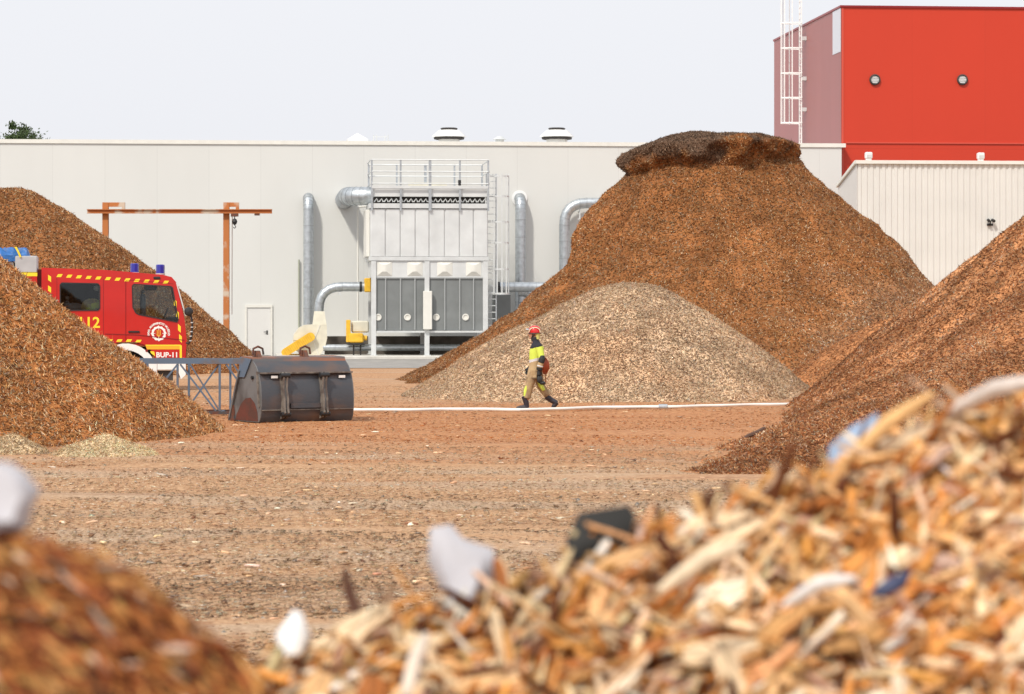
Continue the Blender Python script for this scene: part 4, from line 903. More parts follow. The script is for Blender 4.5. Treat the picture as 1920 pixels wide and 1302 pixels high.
# roof, back, front skins between the sides
for i0, i1 in ((0,1),(1,2),(2,3),(3,4)):
    (a,b),(c_,d) = cab[i0], cab[i1]; body.add([(a,.05,b),(c_,.05,d),(c_,WT-.05,d),(a,WT-.05,b),(a,.05,b-.05),(c_,.05,d-.05),(c_,WT-.05,d-.05),(a,WT-.05,b-.05)], [(0,1,2,3),(4,5,6,7),(0,1,5,4),(2,3,7,6)])
a, z0, z1 = tx(84), tz(674), tz(504); body.box(a,a+.05,.051,WT-.051,z0,z1-.051)
for (i0,i1) in ((6,7),(7,8)):
    (a,b),(c_,d) = cab[i0], cab[i1]; body.add([(a,.05,b),(c_,.05,d),(c_,WT-.05,d),(a,WT-.05,b),(a-.05,.05,b),(c_-.05,.05,d),(c_-.05,WT-.05,d),(a-.05,WT-.05,b)], [(0,1,2,3),(4,5,6,7),(0,1,5,4),(2,3,7,6)])
body.box(tx(92),tx(346),.06,WT-.06,tz(650),tz(650)+.05)
part('cab_body', body, M['red'], truck)
mb = MB(); (a,b),(c_,d) = cab[4], cab[6]; mb.add([(a+.01,.03,b),(c_+.01,.03,d),(c_+.01,WT-.03,d),(a+.01,WT-.03,b),(a-.01,.03,b),(c_-.01,.03,d),(c_-.01,WT-.03,d),(a-.01,WT-.03,b)], [(0,1,2,3),(7,6,5,4),(0,1,5,4),(2,3,7,6),(0,3,7,4),(1,2,6,5)]); part('windscreen', mb, M['glass'], truck)
mb = MB(); mb.bar((a+.015,.0,b-.02),(c_+.03,.0,d+.08),.035,.03); part('pillar_trim', mb, M['galv_l'], truck)
def poly_part(name, pts, y0, y1, m, par, **k): mb = MB(); mb.ext(pts, 1, y0, y1); return part(name, mb, m, par, **k)
def shrink(p_, k):
    cx_ = sum(q[0] for q in p_)/len(p_); cz_ = sum(q[1] for q in p_)/len(p_); return [(cx_+(x-cx_)*k, cz_+(z-cz_)*k) for x, z in p_]
for y in (.018, WT-.03):
    for wn, pl in (('rear_window',rw),('front_window',fw)):
        p_ = poly_part(wn, shrink(pl,.985), y, y+.01, M['glass'], truck)
        if y < 1:
            fr_ = MB(); n = len(pl)
            for i in range(n):
                (a,b),(c_,d) = pl[i], pl[(i+1)%n]; fr_.bar((a,-.004,b),(c_,-.004,d),.03,.03,(0,1,0))
            part('window_seal', fr_, M['black'], p_)
# door joint lines, swage, handles
def strip(pts_, wd, y, m, name, par=truck, h=.006):
    mb = MB()
    for (a,b),(c_,d) in zip(pts_[:-1], pts_[1:]): mb.bar((a,y,b),(c_,y,d),h,wd,(0,0,1) if abs(a-c_) > abs(b-d) else (1,0,0))
    return part(name, mb, m, par)
for px, y0, y1 in ((112,520,660),(197,525,641),(238,528,641)):
    strip([tp(px,y0),tp(px,y1)], .012, -.002, M['darkred'], 'door_joint')
strip([tp(238,640),tp(238,528),tp(250,527),tp(325,534)], .012, -.002, M['darkred'], 'door_joint')
strip([tp(200,628),tp(260,630),tp(346,640)], .022, -.006, M['darkred'], 'swage_line')
mb = MB(); a, z = tp(241,624); mb.bbox(a+.02,a+.32,-.035,-.002,z-.025,z+.025,.012); part('door_handle', mb, M['black'], truck)
# hazard marks
def para(px, py, wpx, hpx, sk, m=M['yel'], nm='hazard_mark'):
    p_ = [tp(px,py+hpx),tp(px+wpx,py+hpx),tp(px+wpx+sk,py),tp(px+sk,py)]; poly_part(nm, p_, -.005, -.001, m, truck, smooth=0)
for k in range(12):
    px = 111+k*17.7; para(px, 516+.062*(px-111)*1.0, 8.4, 5.6, 3.4)
for k in range(5): para(184+k*17.6+1, 638+.25*max(0,k-3)*4, 9, 4.6, 3)
for py in (517,537,557): poly_part('hazard_mark', [tp(96,py+10),tp(96,py),tp(101.5,py+4),tp(101.5,py+14)], -.005, -.001, M['yel'], truck, smooth=0)
for py, px in ((562,326.5),(583,330.5),(609,334),(628,336)):
    poly_part('hazard_mark', [tp(px,py+12),tp(px,py),tp(px+5,py+5),tp(px+5,py+17)], -.005, -.001, M['yel'], truck, smooth=0)
poly_part('orange_stripe', [tp(277,657),tp(339,657),tp(338,649.5),tp(274,649.5)], -.005, -.001, M['orange'], truck, smooth=0)
poly_part('yellow_edge', [tp(277,650.5),tp(339,650.5),tp(339,648.3),tp(273,648.3)], -.008, -.0055, M['yel'], truck, smooth=0)
poly_part('hazard_mark', [tp(284,664),tp(292,670),tp(290,661),tp(283,660)], -.005, -.001, M['yel'], truck, smooth=0)
poly_part('hazard_mark', [tp(337,673),tp(341,673),tp(341,650),tp(337,648)], -.010, -.0085, M['yel'], truck, smooth=0)
def lettering(name, txt, px, py, size, m, bold=.0, sx=1., par=truck):
    V, Fs = text_mesh(txt, size, bold); x0, z0 = tp(px,py); mb = MB(); mb.add([(x0+x*sx,-.004-z,z0+y) for x,y,z in V], [f_[::-1] for f_ in Fs]); return part(name, mb, m, par, smooth=0)
lettering('number_lettering', '112', 170, 607.5, .40, M['yel'], .008, 1.0)
lettering('unit_lettering', 'BUP-11', 314, 667.8, .19, M['decal'], .005, 1.0)
ex, ez = tp(298.5,627)
mb = MB(); n = 48; V = []; fs = []
for k in range(n):
    a = 2*math.pi*k/n
    for r_ in (.135,.185+(.012 if k%4 < 2 else 0)): V.append((ex+r_*math.cos(a),-.004,ez+r_*math.sin(a)))
for k in range(n): j = (k+1)%n; fs.append((2*k,2*j,2*j+1,2*k+1))
mb.add(V, fs)
for k in range(4):
    a = math.pi/2*k; mb.bar((ex+.09*math.cos(a),-.004,ez+.09*math.sin(a)),(ex+.215*math.cos(a),-.004,ez+.215*math.sin(a)),.012,.012)
em = part('emblem_ring', mb, M['decal'], truck, smooth=0)
mb = MB(); mb.add([(ex-.07,-.005,ez+.09),(ex+.07,-.005,ez+.09),(ex+.07,-.005,ez-.03),(ex,-.005,ez-.10),(ex-.07,-.005,ez-.03)], [(0,1,2,3,4)]); part('shield', mb, M['gold'], em, smooth=0)
mb = MB()
for k in range(4): mb.bar((ex-.06+.04*k,-.008,ez+.085),(ex-.06+.04*k+.006,-.008,ez-.03-.03*(1-abs(k-1.5)/1.5)),.018,.003,(0,1,0))
part('shield_bars', mb, M['red'], em, smooth=0)
txt = 'EXCMO. AYUNTAMIENTO DE VALLADOLID'; mb = MB()
for i, ch in enumerate(txt):
    if ch == ' ': continue
    a = R(188-i*196/(len(txt)-1)); V, Fs = text_mesh(ch, .075, .002); ca, sa = math.cos(a-math.pi/2), math.sin(a-math.pi/2); rr = .265
    mb.add([(ex+rr*math.cos(a)+(x*ca-y*sa), -.004-z, ez+rr*math.sin(a)+(x*sa+y*ca)) for x,y,z in V], [f_[::-1] for f_ in Fs])
part('emblem_lettering', mb, M['decal'], truck, smooth=0, kind='stuff')
# white arch, wheel, bumper
wc = tp(238,701)
arc = [(wc[0]+.81*math.cos(R(a)), wc[1]+.78*math.sin(R(a))) for a in range(0,181,12)]; arc2 = [(wc[0]+.63*math.cos(R(a)), wc[1]+.60*math.sin(R(a))) for a in range(180,-1,-12)]
mb = MB(); 
for i in range(15):
    q = [arc[i],arc[i+1],arc2[14-i],arc2[15-i]]; mb.ext(q, 1, -.03, .06)
wa = part('wheel_arch', mb, M['white'], truck)
mb = MB(); x, z = tp(276,659); mb.lathe([(0,-.045),(.035,-.045),(.035,-.032)], (x,0,z), 10, 1); part('side_marker', mb, M['darkred'], wa)
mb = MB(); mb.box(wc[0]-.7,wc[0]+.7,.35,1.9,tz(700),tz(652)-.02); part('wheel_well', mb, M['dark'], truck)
for yy in (.06, WT-.4):
    mb = MB(); mb.lathe([(.30,0),(.44,0),(.50,.04),(.51,.15),(.50,.28),(.44,.32),(.30,.32)], (wc[0],yy,wc[1]), 28, 1); wl = part('wheel', mb, M['black'], truck)
    mb = MB(); mb.lathe([(0,.07),(.1,.05),(.12,.14),(.25,.12),(.3,.02)], (wc[0],yy,wc[1]), 20, 1); part('rim', mb, M['galv_l'], wl)
x0, x1 = tx(292), tx(346)
mb = MB(); mb.bbox(x0+.05,x1-.16,-.02,WT+.02,tz(697),tz(675.5),.03); mb.ext([(x1-.158,tz(675.5)),(x1+.03,tz(675.5)),(x1+.03,tz(705)),(x1-.10,tz(713)),(x1-.158,tz(700))], 1, -.03, WT+.03); part('bumper', mb, M['white'], truck)
mb = MB(); mb.bbox(x0-.02,x0+.05,-.025,.1,tz(706),tz(673.8),.01); part('mud_guard', mb, M['white'], truck)
mb = MB(); mb.box(x0+.1,x1-.3,.1,WT-.1,tz(716),tz(690.5)); mb.box(x0+.06,x0+.40,-.01,.12,tz(723),tz(719)); part('chassis', mb, M['dark'], truck)
mb = MB(); mb.cyl((x1-.05,.15,tz(640)),(x1+.04,.15,tz(640)),.09,14); mb.box(x1-.03,x1+.05,.12,.5,tz(672),tz(644)); part('grille', mb, M['black'], truck)
# beacons
for px, yy in ((255,1.5),(302,.45)):
    a, z = tp(px,514 if px > 280 else 511); mb = MB(); mb.lathe([(.11,-.06),(.125,-.02),(.125,0)], (a,yy,z), 16); bc = part('beacon', mb, M['galv_l'], truck)
    mb = MB(); mb.lathe([(.115,.003),(.115,.215),(.10,.235),(0,.24)], (a,yy,z), 8); part('blue_lens', mb, M['blueplastic'], bc)
a, z = tp(295,523); mb = MB(); mb.bbox(a-.09,a+.09,-.04,.06,z-.03,z+.035,.015); part('marker_lamp', mb, M['black'], truck)
# mirror on its arm
mb = MB(); a, z = tp(352,586); mb.lathe([(0,-.09),(.08,-.075),(.115,-.03),(.12,.02),(0,.03)], (a+.02,-.12,z), 18, 1); mi = part('mirror', mb, M['black'], truck)
mb = MB(); mb.tube([(a+.08,-.10,z-.1),(a+.12,-.08,z-.35),(a+.10,-.05,z-.65),(a+.03,.0,z-.85),(a-.05,.02,z-.83)],.028,8); part('mirror_arm', mb, M['black'], mi)
for k in range(6):
    mb = MB(); q = Vector((a+.09+.02*math.sin(k),-.08,z-.16-.12*k)); mb.cyl(q,q+Vector((0,0,-.025)),.036,8); part('arm_clip', mb, M['galv_l'], mi)
# interior
mb = MB(); mb.box(tx(95),tx(340),.12,WT-.12,tz(640),tz(622)); part('cab_floor', mb, M['inter'], truck)
for px, yy in ((275,.35),(275,1.45),(135,.3),(135,1.1)):
    mb = MB(); a = tx(px); mb.bbox(a-.14,a-.0,yy,yy+.5,tz(622),tz(553 if px > 200 else 566),.05); mb.bbox(a-.0,a+.42,yy,yy+.5,tz(622),tz(604),.05)
    mb.bbox(a-.12,a-.03,yy+.12,yy+.38,tz(552 if px > 200 else 565),tz(545 if px > 200 else 556),.03); part('seat', mb, M['seat'], truck)
mb = MB(); mb.bbox(tx(312),tx(338),.08,WT-.08,tz(622),tz(597),.05); part('dashboard', mb, M['inter'], truck)
mb = MB(); c_ = Vector((tx(312),1.7,tz(594))); pts2 = [(c_.x+.09*math.sin(t_)*1.0, c_.y+.22*math.cos(t_), c_.z+.2*math.sin(t_)) for t_ in [2*math.pi*k/20 for k in range(21)]]; mb.tube(pts2,.018,6,False); part('steering_wheel', mb, M['black'], truck)
mb = MB(); mb.bbox(tx(272),tx(296),.25,.7,tz(546),tz(537),.03); part('sun_visor', mb, M['inter'], truck)
mb = MB(); mb.box(tx(92),tx(240),WT-.4,WT-.36,tz(640),tz(515)); part('dark_liner', mb, M['inter'], truck)  # dark sheet added inside the cab so the rear window reads black
mb = MB(); mb.box(tx(195),tx(240),.10,WT-.1,tz(640),tz(515)); part('cab_divider', mb, M['inter'], truck)
mb = MB(); mb.box(tx(92),tx(116),.10,WT-.1,tz(640),tz(515)); part('rear_trim', mb, M['inter'], truck)
# coats hanging in the rear cab
def lump(c_, r_, seed):
    mb = MB(); rng = random.Random(seed); n, m_ = 10, 14; V = []
    for i in range(n+1):
        p_ = math.pi*i/n
        for k in range(m_):
            t_ = 2*math.pi*k/m_; q = 1+.18*math.sin(3*t_+seed)+.12*rng.random(); V.append((c_[0]+r_[0]*math.sin(p_)*math.cos(t_)*q, c_[1]+r_[1]*math.sin(p_)*math.sin(t_)*q, c_[2]+r_[2]*math.cos(p_)*q))
    mb.add(V, [(i*m_+k,i*m_+(k+1)%m_,(i+1)*m_+(k+1)%m_,(i+1)*m_+k) for i in range(n) for k in range(m_)]); return mb
coatm = mix2('coat_cloth', (.50,.38,.20), (.75,.80,.15), 4.5, .50, .56, .85)
single('folded_coat', lump((tx(176),.25,tz(578)), (.26,.14,.19), 3), coatm, 'tan and lime firefighter coat seen in the rear cab window', 'coat', (tx(176),.25,tz(578)), TR)
single('helmet', lump((tx(185.5),.2,tz(542)), (.08,.09,.06), 5), M['white'], 'small white helmet hanging at the rear cab window corner', 'helmet', (tx(185.5),.2,tz(542)), TR)
single('equipment_bag', lump((tx(143),.3,tz(578)), (.2,.14,.10), 8), M['seat'], 'dark grey bag on the sill of the rear cab window', 'bag', (tx(143),.3,tz(578)), TR)
# rear equipment body, box and tarp
xb = tx(76)
mb = MB(); mb.box(xb-3.6,xb,.0,WT,.55,tz(520)); part('equipment_body', mb, M['red'], truck)
mb = MB(); mb.box(xb-3.6,xb+.005,-.006,.0,tz(520),tz(513.5)); mb.box(xb-3.6,xb-.001,.001,WT,tz(520)+.001,tz(513.5)); part('yellow_stripe', mb, M['yel'], truck)
mb = MB(); mb.bbox(xb-.02-.55,xb,-.0,1.4,tz(513.5)+.002,tz(482),.02); part('locker', mb, M['silver'], truck)
mb = MB(); mb.box(xb-.01,xb+.16,.3,WT-.3,.6,tz(507)); part('gap_panel', mb, M['darkred'], truck)
mb = MB(); mb.bbox(xb-3.5,xb-.60,.1,1.9,tz(513.5)+.003,tz(492),.03); part('roof_box', mb, M['silver'], truck)
for xx in (-2.6,):
    for yy in (.05, WT-.4):
        mb = MB(); mb.lathe([(.0,.02),(.30,.02),(.44,0),(.50,.04),(.51,.15),(.50,.28),(.44,.32),(0,.32)], (xb+xx+.5,yy,.51), 28, 1); part('wheel', mb, M['black'], truck)
mb = MB(); rng = random.Random(2); nx_, ny_ = 22, 10; V = []
for i in range(nx_):
    for j in range(ny_):
        edge = min(i, nx_-1-i, j, ny_-1-j); V.append((xb-1.75+1.55*i/(nx_-1), .02+1.2*j/(ny_-1), tz(481)+ (.0 if edge == 0 else .16+.06*math.sin(i*1.3+j*.7)+rng.uniform(-.02,.02))))
V2 = [(x,y,tz(492)-.005) for x,y,z in V]; q = len(V)
mb.add(V+V2, [(i*ny_+j,(i+1)*ny_+j,(i+1)*ny_+j+1,i*ny_+j+1) for i in range(nx_-1) for j in range(ny_-1)]+[(i*ny_,(i+1)*ny_,(i+1)*ny_+q,i*ny_+q) for i in range(nx_-1)]+[((nx_-1)*ny_+j,(nx_-1)*ny_+j+1,(nx_-1)*ny_+j+1+q,(nx_-1)*ny_+j+q) for j in range(ny_-1)])
tp_ = single('blue_tarp', mb, M['tarp'], 'crumpled blue tarpaulin strapped on top of the fire engine', 'tarpaulin', (xb-1,.5,tz(481)), TR)
mb = MB(); a, z = tx(44), tz(466); mb.tube([(a-.10,-.01,z+.0),(a-.04,-.03,z-.10),(a+.03,-.03,z-.26)],.028,6); mb.bar((a-.10,-.01,z),(a-.12,1.2,z+.02),.06,.015); part('strap', mb, M['yel'], tp_)

# ------------------------------------------------------------------ loader bucket
BY = R(33); BK = Frame((C(490,54.9),54.9,0), BY)     # x along the width, y forward (away, to the left), z up
LB = 2.02
prof = [(.06,.0),(.0,.10),(-.03,.30),(-.03,.50),(0,.72),(.07,.92),(.18,1.08),(.30,1.17)]      # back shell (y, z)
bk_ = thing('loader_bucket', 'dark steel wheel loader bucket standing on the yard, back towards the viewer', 'loader bucket', (0,0,0), BK)
inn = [(y+.03,z+.02*(k == 0)) for k,(y,z) in enumerate(prof)]
mb = MB(); mb.ext(prof+inn[::-1], 0, 0, LB); part('back_shell', mb, M['bucket'], bk_, smooth=25)
mb = MB(); mb.ext([(.30,1.17),(.34,1.25),(.80,1.27),(.80,1.24),(.37,1.22),(.33,1.16)], 0, -.02, LB+.02); part('top_guard', mb, M['bucket_t'], bk_)
mb = MB(); mb.ext([(.06,.0),(1.22,.0),(1.27,.02),(1.22,.035),(.06,.03)], 0, .022, LB-.022); part('floor', mb, M['bucket'], bk_)
side = [(.06,.0),(-.0,.10),(-.03,.30),(-.03,.50),(0,.72),(.07,.92),(.18,1.08),(.34,1.20),(.78,1.22),(.80,.98),(1.24,.08),(1.22,.0)]
for x0_, x1_, lab in ((-.022,-.002,'grey side plate with rust at its foot'),(LB+.002,LB+.022,None)):
    mb = MB(); mb.ext(side, 0, x0_, x1_); sp = part('side_plate', mb, M['bucket_l'], bk_, lab)
mb = MB(); mb.ext([(.09,.02),(.12,.20),(.22,.36),(.40,.47),(.60,.45),(.80,.33),(.98,.12),(1.02,.02)], 0, -.030, -.0225); part('rust_patch', mb, mix2('rust_patch_mat',(.13,.035,.022),(.09,.035,.025),4,.4,.6,.85), bk_)
mb = MB(); mb.bar((-.03,.80,1.0),(-.03,1.22,.06),.05,.09,(1,0,0)); part('side_cutter', mb, M['bucket_l'], bk_)
mb = MB(); mb.ext([(1.02,.0),(1.30,.0),(1.10,.40)], 0, -.055,-.024); part('side_tooth', mb, M['rust2'], bk_)
mb = MB(); mb.bar((-.03,.02,1.02),(-.03,.52,.86),.012,.02,(1,0,0)); mb2 = MB(); mb2.bar((-.035,.10,.98),(-.035,.02,.30),.03,.045,(1,0,0)); part('edge_rib', mb2, M['strap'], bk_)
mb = MB(); mb.ext([(.34,1.215),(.80,1.255),(.86,.86),(.62,.86)], 0, -.05,-.024); part('spill_plate', mb, M['bluesteel'], bk_)
mb = MB(); mb.cyl((-.06,.30,.86),(-.02,.30,.86),.035,12); part('side_pin', mb, M['black'], bk_)
mb = MB(); mb.box(.0,LB,-.045,.02,.225,.245); part('lower_rib', mb, M['strap'], bk_)
mb = MB(); mb.box(.0,LB,-.02,.10,.935,.965); part('upper_rib', mb, M['strap'], bk_)
mb = MB(); mb.box(.62,1.45,-.062,-.03,.27,.36); part('stiffener', mb, M['bucket'], bk_)
for x in (.47,1.34):
    mb = MB(); bp_ = [(.10,.95),(-.06,.97),(-.13,.90),(-.11,.80),(-.10,.65),(-.15,.45),(-.15,.30),(-.18,.18),(-.10,.08),(.02,.05),(0,.2),(-.03,.35),(-.03,.5),(0,.72)]
    mb.ext(bp_, 0, x-.055, x-.02); mb.ext(bp_, 0, x+.02, x+.055)
    br = part('bracket', mb, M['strap'], bk_)
    mb = MB(); mb.ext([(.04,.90),(-.10,.88),(-.08,.65),(-.13,.45),(-.13,.24),(-.02,.24),(-.02,.6)], 0, x-.019, x+.019); part('web', mb, M['bucket_l'], br)
    for yy, zz_, rr_ in ((-.085,.90,.05),(-.12,.15,.045)):
        mb = MB(); mb.cyl((x-.10,yy,zz_),(x+.10,yy,zz_),rr_,14); part('pin', mb, M['black'], br)
for x in (.16,1.20):
    mb = MB(); mb.ext([(.30,1.17),(.42,1.38),(.52,1.38),(.60,1.262),(.36,1.255)], 0, x-.04, x+.04); hk = part('lifting_lug', mb, mix2('lug_rust',(.20,.07,.035),(.10,.06,.05),7,.4,.6,.85), bk_)
    mb = MB(); mb.tube([(x-.12,.44,1.30),(x-.10,.44,1.42),(x,.44,1.46),(x+.10,.44,1.42),(x+.12,.44,1.30)],.022,8); part('shackle', mb, M['rust2'], hk)
for px_, z_ in ((.22,.85),(1.72,.84)):
    mb = MB(); mb.box(px_,px_+.14,.03,.045,z_,z_+.05); mb.v = [(x,y-.03+ (.0),z) for x,y,z in mb.v]; part('sticker', mb, M['decal'], bk_)

# ------------------------------------------------------------------ blue lattice boom
DL = 58.6; def_ = lambda px, py, D=DL: ((px-960)/F*D, D, CH+(HZ-py)/F*D)
lb = thing('lattice_boom', 'blue-grey steel lattice frame on the ground between heap and bucket', 'steel frame', (C(360,DL),DL,0))
xl, xr = C(120,DL), C(500,DL); zt = def_(0,678)[2]; zb = .05; dp = 1.0
for yy in (DL, DL+dp):
    mb = MB(); mb.bar((xl,yy,zt),(xr,yy,zt),.07,.10); part('top_chord', mb, M['bluesteel'], lb)
    mb = MB(); mb.bar((xl,yy,zb),(xr,yy,zb),.06,.06); part('bottom_chord', mb, M['rust2'], lb)
    off = 0 if yy == DL else .12
    for px in (254,333,412,490):
        x = C(px,DL)+off; mb = MB(); mb.bar((x,yy,zb+.035),(x,yy,zt-.055),.045,.045); part('post', mb, M['bluesteel'], lb)
for a, b, yy in ((333,262,DL),(338,405,DL),(410,348,DL+.06),(424,486,DL),(256,320,DL+.06)):
    mb = MB(); mb.bar((C(a,DL),yy,zt-.06),(C(b,DL),yy,zb+.04),.035,.035); part('diagonal', mb, M['bluesteel'], lb)
for a, b in ((345,400),(428,480)):
    mb = MB(); mb.bar((C(a,DL),DL+dp,zt-.06),(C(b,DL),DL+dp,zb+.04),.03,.03); part('diagonal', mb, M['bluesteel'], lb)
for px in (254,333,412,490):
    x = C(px,DL)
    for z in (zt,zb): mb = MB(); mb.bar((x,DL+.036,z),(x,DL+dp-.036,z),.04,.04); part('cross_bar', mb, M['bluesteel'], lb)

# ------------------------------------------------------------------ walking firefighter (walks to the left)
PX0, PD = C(1003,61.7), 61.7
PF = Frame((PX0,PD,0), 0)
man = thing('person', 'firefighter in yellow and tan gear and red helmet walking left carrying an orange bag', 'person', (0,0,0), PF)
def remeshed(name, mb, m, par, vox=.011, sm=4, label=None):
    o = part(name, mb, m, par, label); md = o.modifiers.new('Remesh', 'REMESH'); md.mode = 'VOXEL'; md.voxel_size = vox; md.use_smooth_shade = True
    s_ = o.modifiers.new('Smooth', 'SMOOTH'); s_.iterations = sm; s_.factor = .5; return o
def limb(mb, pts_, rs): mb.tube(pts_, rs, 14)
Lsh, Lel, Lwr = (.085,-.19,1.38), (.15,-.25,1.10), (.085,-.24,.84)       # near arm (his left)
Rsh, Rel, Rwr = (.05,.19,1.38), (.03,.25,1.10), (-.13,.22,.90)
fh, fk, fa = (.0,-.09,.90), (-.13,-.10,.50), (-.20,-.10,.115)            # leading leg, near side
rh, rk, ra = (.05,.09,.90), (.13,.10,.50), (.36,.10,.19)                 # trailing leg
# body: one surface (head, neck, trunk, limbs)
mb = MB()
mb.loft([((-.005,0,1.50),(.055,0,0),(0,.055,0)),((-.02,0,1.56),(.065,0,0),(0,.06,0)),((-.035,0,1.585),(.085,0,0),(0,.068,0)),((-.03,0,1.64),(.098,0,0),(0,.076,0)),((-.022,0,1.70),(.10,0,0),(0,.078,0)),((-.015,0,1.745),(.085,0,0),(0,.068,0)),((-.01,0,1.775),(.045,0,0),(0,.035,0))])
mb.tube([(-.11,0,1.668),(-.152,0,1.632),(-.118,0,1.618)],[.012,.019,.012],8)                # nose
mb.tube([(-.112,-.025,1.598),(-.128,0,1.597),(-.112,.025,1.598)],[.010,.013,.010],8)         # lips
mb.tube([(-.085,-.02,1.555),(-.108,0,1.560),(-.085,.02,1.555)],.024,8)                       # chin
for s_ in (-1,1): mb.tube([(0,s_*.072,1.665),(.018,s_*.09,1.65),(.006,s_*.08,1.615)],[.012,.02,.010],8)
mb.loft([((.0,0,.86),(.10,0,0),(0,.14,0)),((.0,0,1.0),(.11,0,0),(0,.15,0)),((.015,0,1.2),(.11,0,0),(0,.16,0)),((.03,0,1.38),(.10,0,0),(0,.17,0)),((.0,0,1.47),(.07,0,0),(0,.09,0)),((-.005,0,1.54),(.055,0,0),(0,.055,0))])
for A in ((Lsh,Lel,Lwr),(Rsh,Rel,Rwr)): limb(mb, A, [.055,.045,.032])
for A in ((fh,fk,fa),(rh,rk,ra)): limb(mb, A, [.085,.06,.045])
remeshed('body', mb, M['skin'], man)
def hand(mb, wr, d, side):
    wr = Vector(wr); d = Vector(d).normalized(); n = Vector((0,side,0)); n = (n-d*n.dot(d)).normalized(); s_ = d.cross(n)
    mb.tube([wr-d*.03, wr+d*.02, wr+d*.085],[.034,.040,.042],10)
    for k, ln in enumerate((.068,.078,.072,.055)):
        o_ = wr+d*.08+s_*(-.033+.022*k); mb.tube([o_, o_+d*ln*.5-n*.008, o_+d*ln*.8-n*.035, o_+d*ln*.75-n*.058],[.0125,.012,.0115,.010],8)
    o_ = wr+d*.02+s_*-.035; mb.tube([o_, o_+d*.03-s_*.025-n*.01, o_+d*.065-s_*.022-n*.025],[.014,.0135,.011],8)
for wr, d, sd_ in ((Lwr,(-.05,0,-1),-1),(Rwr,(-.35,-.0,-1),1)):
    mb = MB(); hand(mb, wr, d, sd_); remeshed('glove', mb, M['glove'], man, .006, 2)
# jacket
def jacketmat():
    m = mat('turnout_jacket', (.46,.34,.19), .85, bump=.3, bscale=30); nt = m.node_tree; b = nt.nodes['Principled BSDF']; L = nt.links
    tc = [n for n in nt.nodes if n.type == 'TEX_COORD'][0]; sx = nt.nodes.new('ShaderNodeSeparateXYZ'); L.new(tc.outputs['Object'], sx.inputs[0])
    n = nt.nodes.new('ShaderNodeTexNoise'); n.inputs['Scale'].default_value = 8; L.new(tc.outputs['Object'], n.inputs[0])
    a = nt.nodes.new('ShaderNodeMath'); a.operation = 'MULTIPLY_ADD'; L.new(n.outputs[0], a.inputs[0]); a.inputs[1].default_value = .04; L.new(sx.outputs[2], a.inputs[2])
    a2 = nt.nodes.new('ShaderNodeMath'); a2.operation = 'MULTIPLY_ADD'; L.new(sx.outputs[0], a2.inputs[0]); a2.inputs[1].default_value = -.25; L.new(a.outputs[0], a2.inputs[2])
    r = nt.nodes.new('ShaderNodeValToRGB'); r.color_ramp.interpolation = 'CONSTANT'; mr = nt.nodes.new('ShaderNodeMapRange'); mr.inputs[1].default_value = .6; mr.inputs[2].default_value = 1.6; L.new(a2.outputs[0], mr.inputs[0]); L.new(mr.outputs[0], r.inputs[0])
    tan = (.46,.33,.18); lime = (.62,.74,.10); blk = (.02,.02,.03); sil = (.62,.60,.62)
    st = [(0,tan),(.10,(.40,.28,.15)),(.13,tan),(.47,sil),(.53,lime),(.765,blk)]
    while len(r.color_ramp.elements) < len(st): r.color_ramp.elements.new(.5)
    for k, (p_, c__) in enumerate(st): r.color_ramp.elements[k].position = p_; r.color_ramp.elements[k].color = (*c__,1)
    L.new(r.outputs[0], b.inputs['Base Color']); return m
M['jacket'] = jacketmat()
mb = MB()
mb.loft([((-.015,0,.68),(.165,0,0),(0,.20,0)),((-.012,0,.80),(.152,0,0),(0,.19,0)),((.0,0,.95),(.13,0,0),(0,.17,0)),((.01,0,1.08),(.135,0,0),(0,.175,0)),((.02,0,1.25),(.145,0,0),(0,.19,0)),((.035,0,1.38),(.125,0,0),(0,.205,0)),((.03,0,1.45),(.095,0,0),(0,.14,0)),((.01,0,1.50),(.078,0,0),(0,.085,0)),((.005,0,1.53),(.075,0,0),(0,.078,0))])
limb(mb, Lsh[:2]+(1.39,) and [(.07,-.15,1.40),Lsh,Lel,(.115,-.25,.98),(.09,-.24,.87)], [.07,.085,.070,.066,.060])
limb(mb, [(.05,.15,1.40),Rsh,Rel,(-.05,.24,.99),(-.12,.22,.91)], [.07,.085,.068,.062,.055])
remeshed('jacket', mb, M['jacket'], man, .012, 5)
mb = MB(); mb.loft([((-.015,0,.672),(.176,0,0),(0,.212,0)),((-.015,0,.705),(.172,0,0),(0,.208,0))]); remeshed('jacket_hem', mb, mat('hem_brown',(.16,.10,.05),.85), man, .008, 2)
mb = MB(); mb.bbox(-.10,.03,-.19,-.14,.74,.88,.02); remeshed('pocket', mb, mat('pocket_tan',(.42,.29,.15),.85), man, .008, 2)
# black elbow panel, cuff band, belt pouch, back harness, collar
mb = MB(); mb.tube([(.150,-.255,1.18),(.152,-.262,1.10),(.128,-.262,1.02)],[.060,.074,.068],12); remeshed('elbow_patch', mb, M['glove'], man, .010)
mb = MB(); mb.tube([(.113,-.252,.965),(.105,-.25,.935)],[.071,.069],12); remeshed('cuff_band', mb, mat('reflective_grey',(.62,.63,.65),.4), man, .008)
mb = MB(); mb.tube([(.10,-.245,.93),(.09,-.242,.86)],[.066,.062],12); remeshed('cuff', mb, M['glove'], man, .008)
mb = MB(); mb.bar((.165,-.10,1.36),(.158,-.13,.98),.012,.05,(1,0,0)); mb.bar((.165,.10,1.36),(.158,.13,.98),.012,.05,(1,0,0)); remeshed('back_stripe', mb, mat('lime_tape',(.62,.74,.10),.5), man, .007, 1)
mb = MB(); mb.lathe([(.078,1.49),(.086,1.53),(.080,1.575),(.070,1.575),(.070,1.50)], (.0,0,0), 18); part('collar', mb, M['glove'], man)
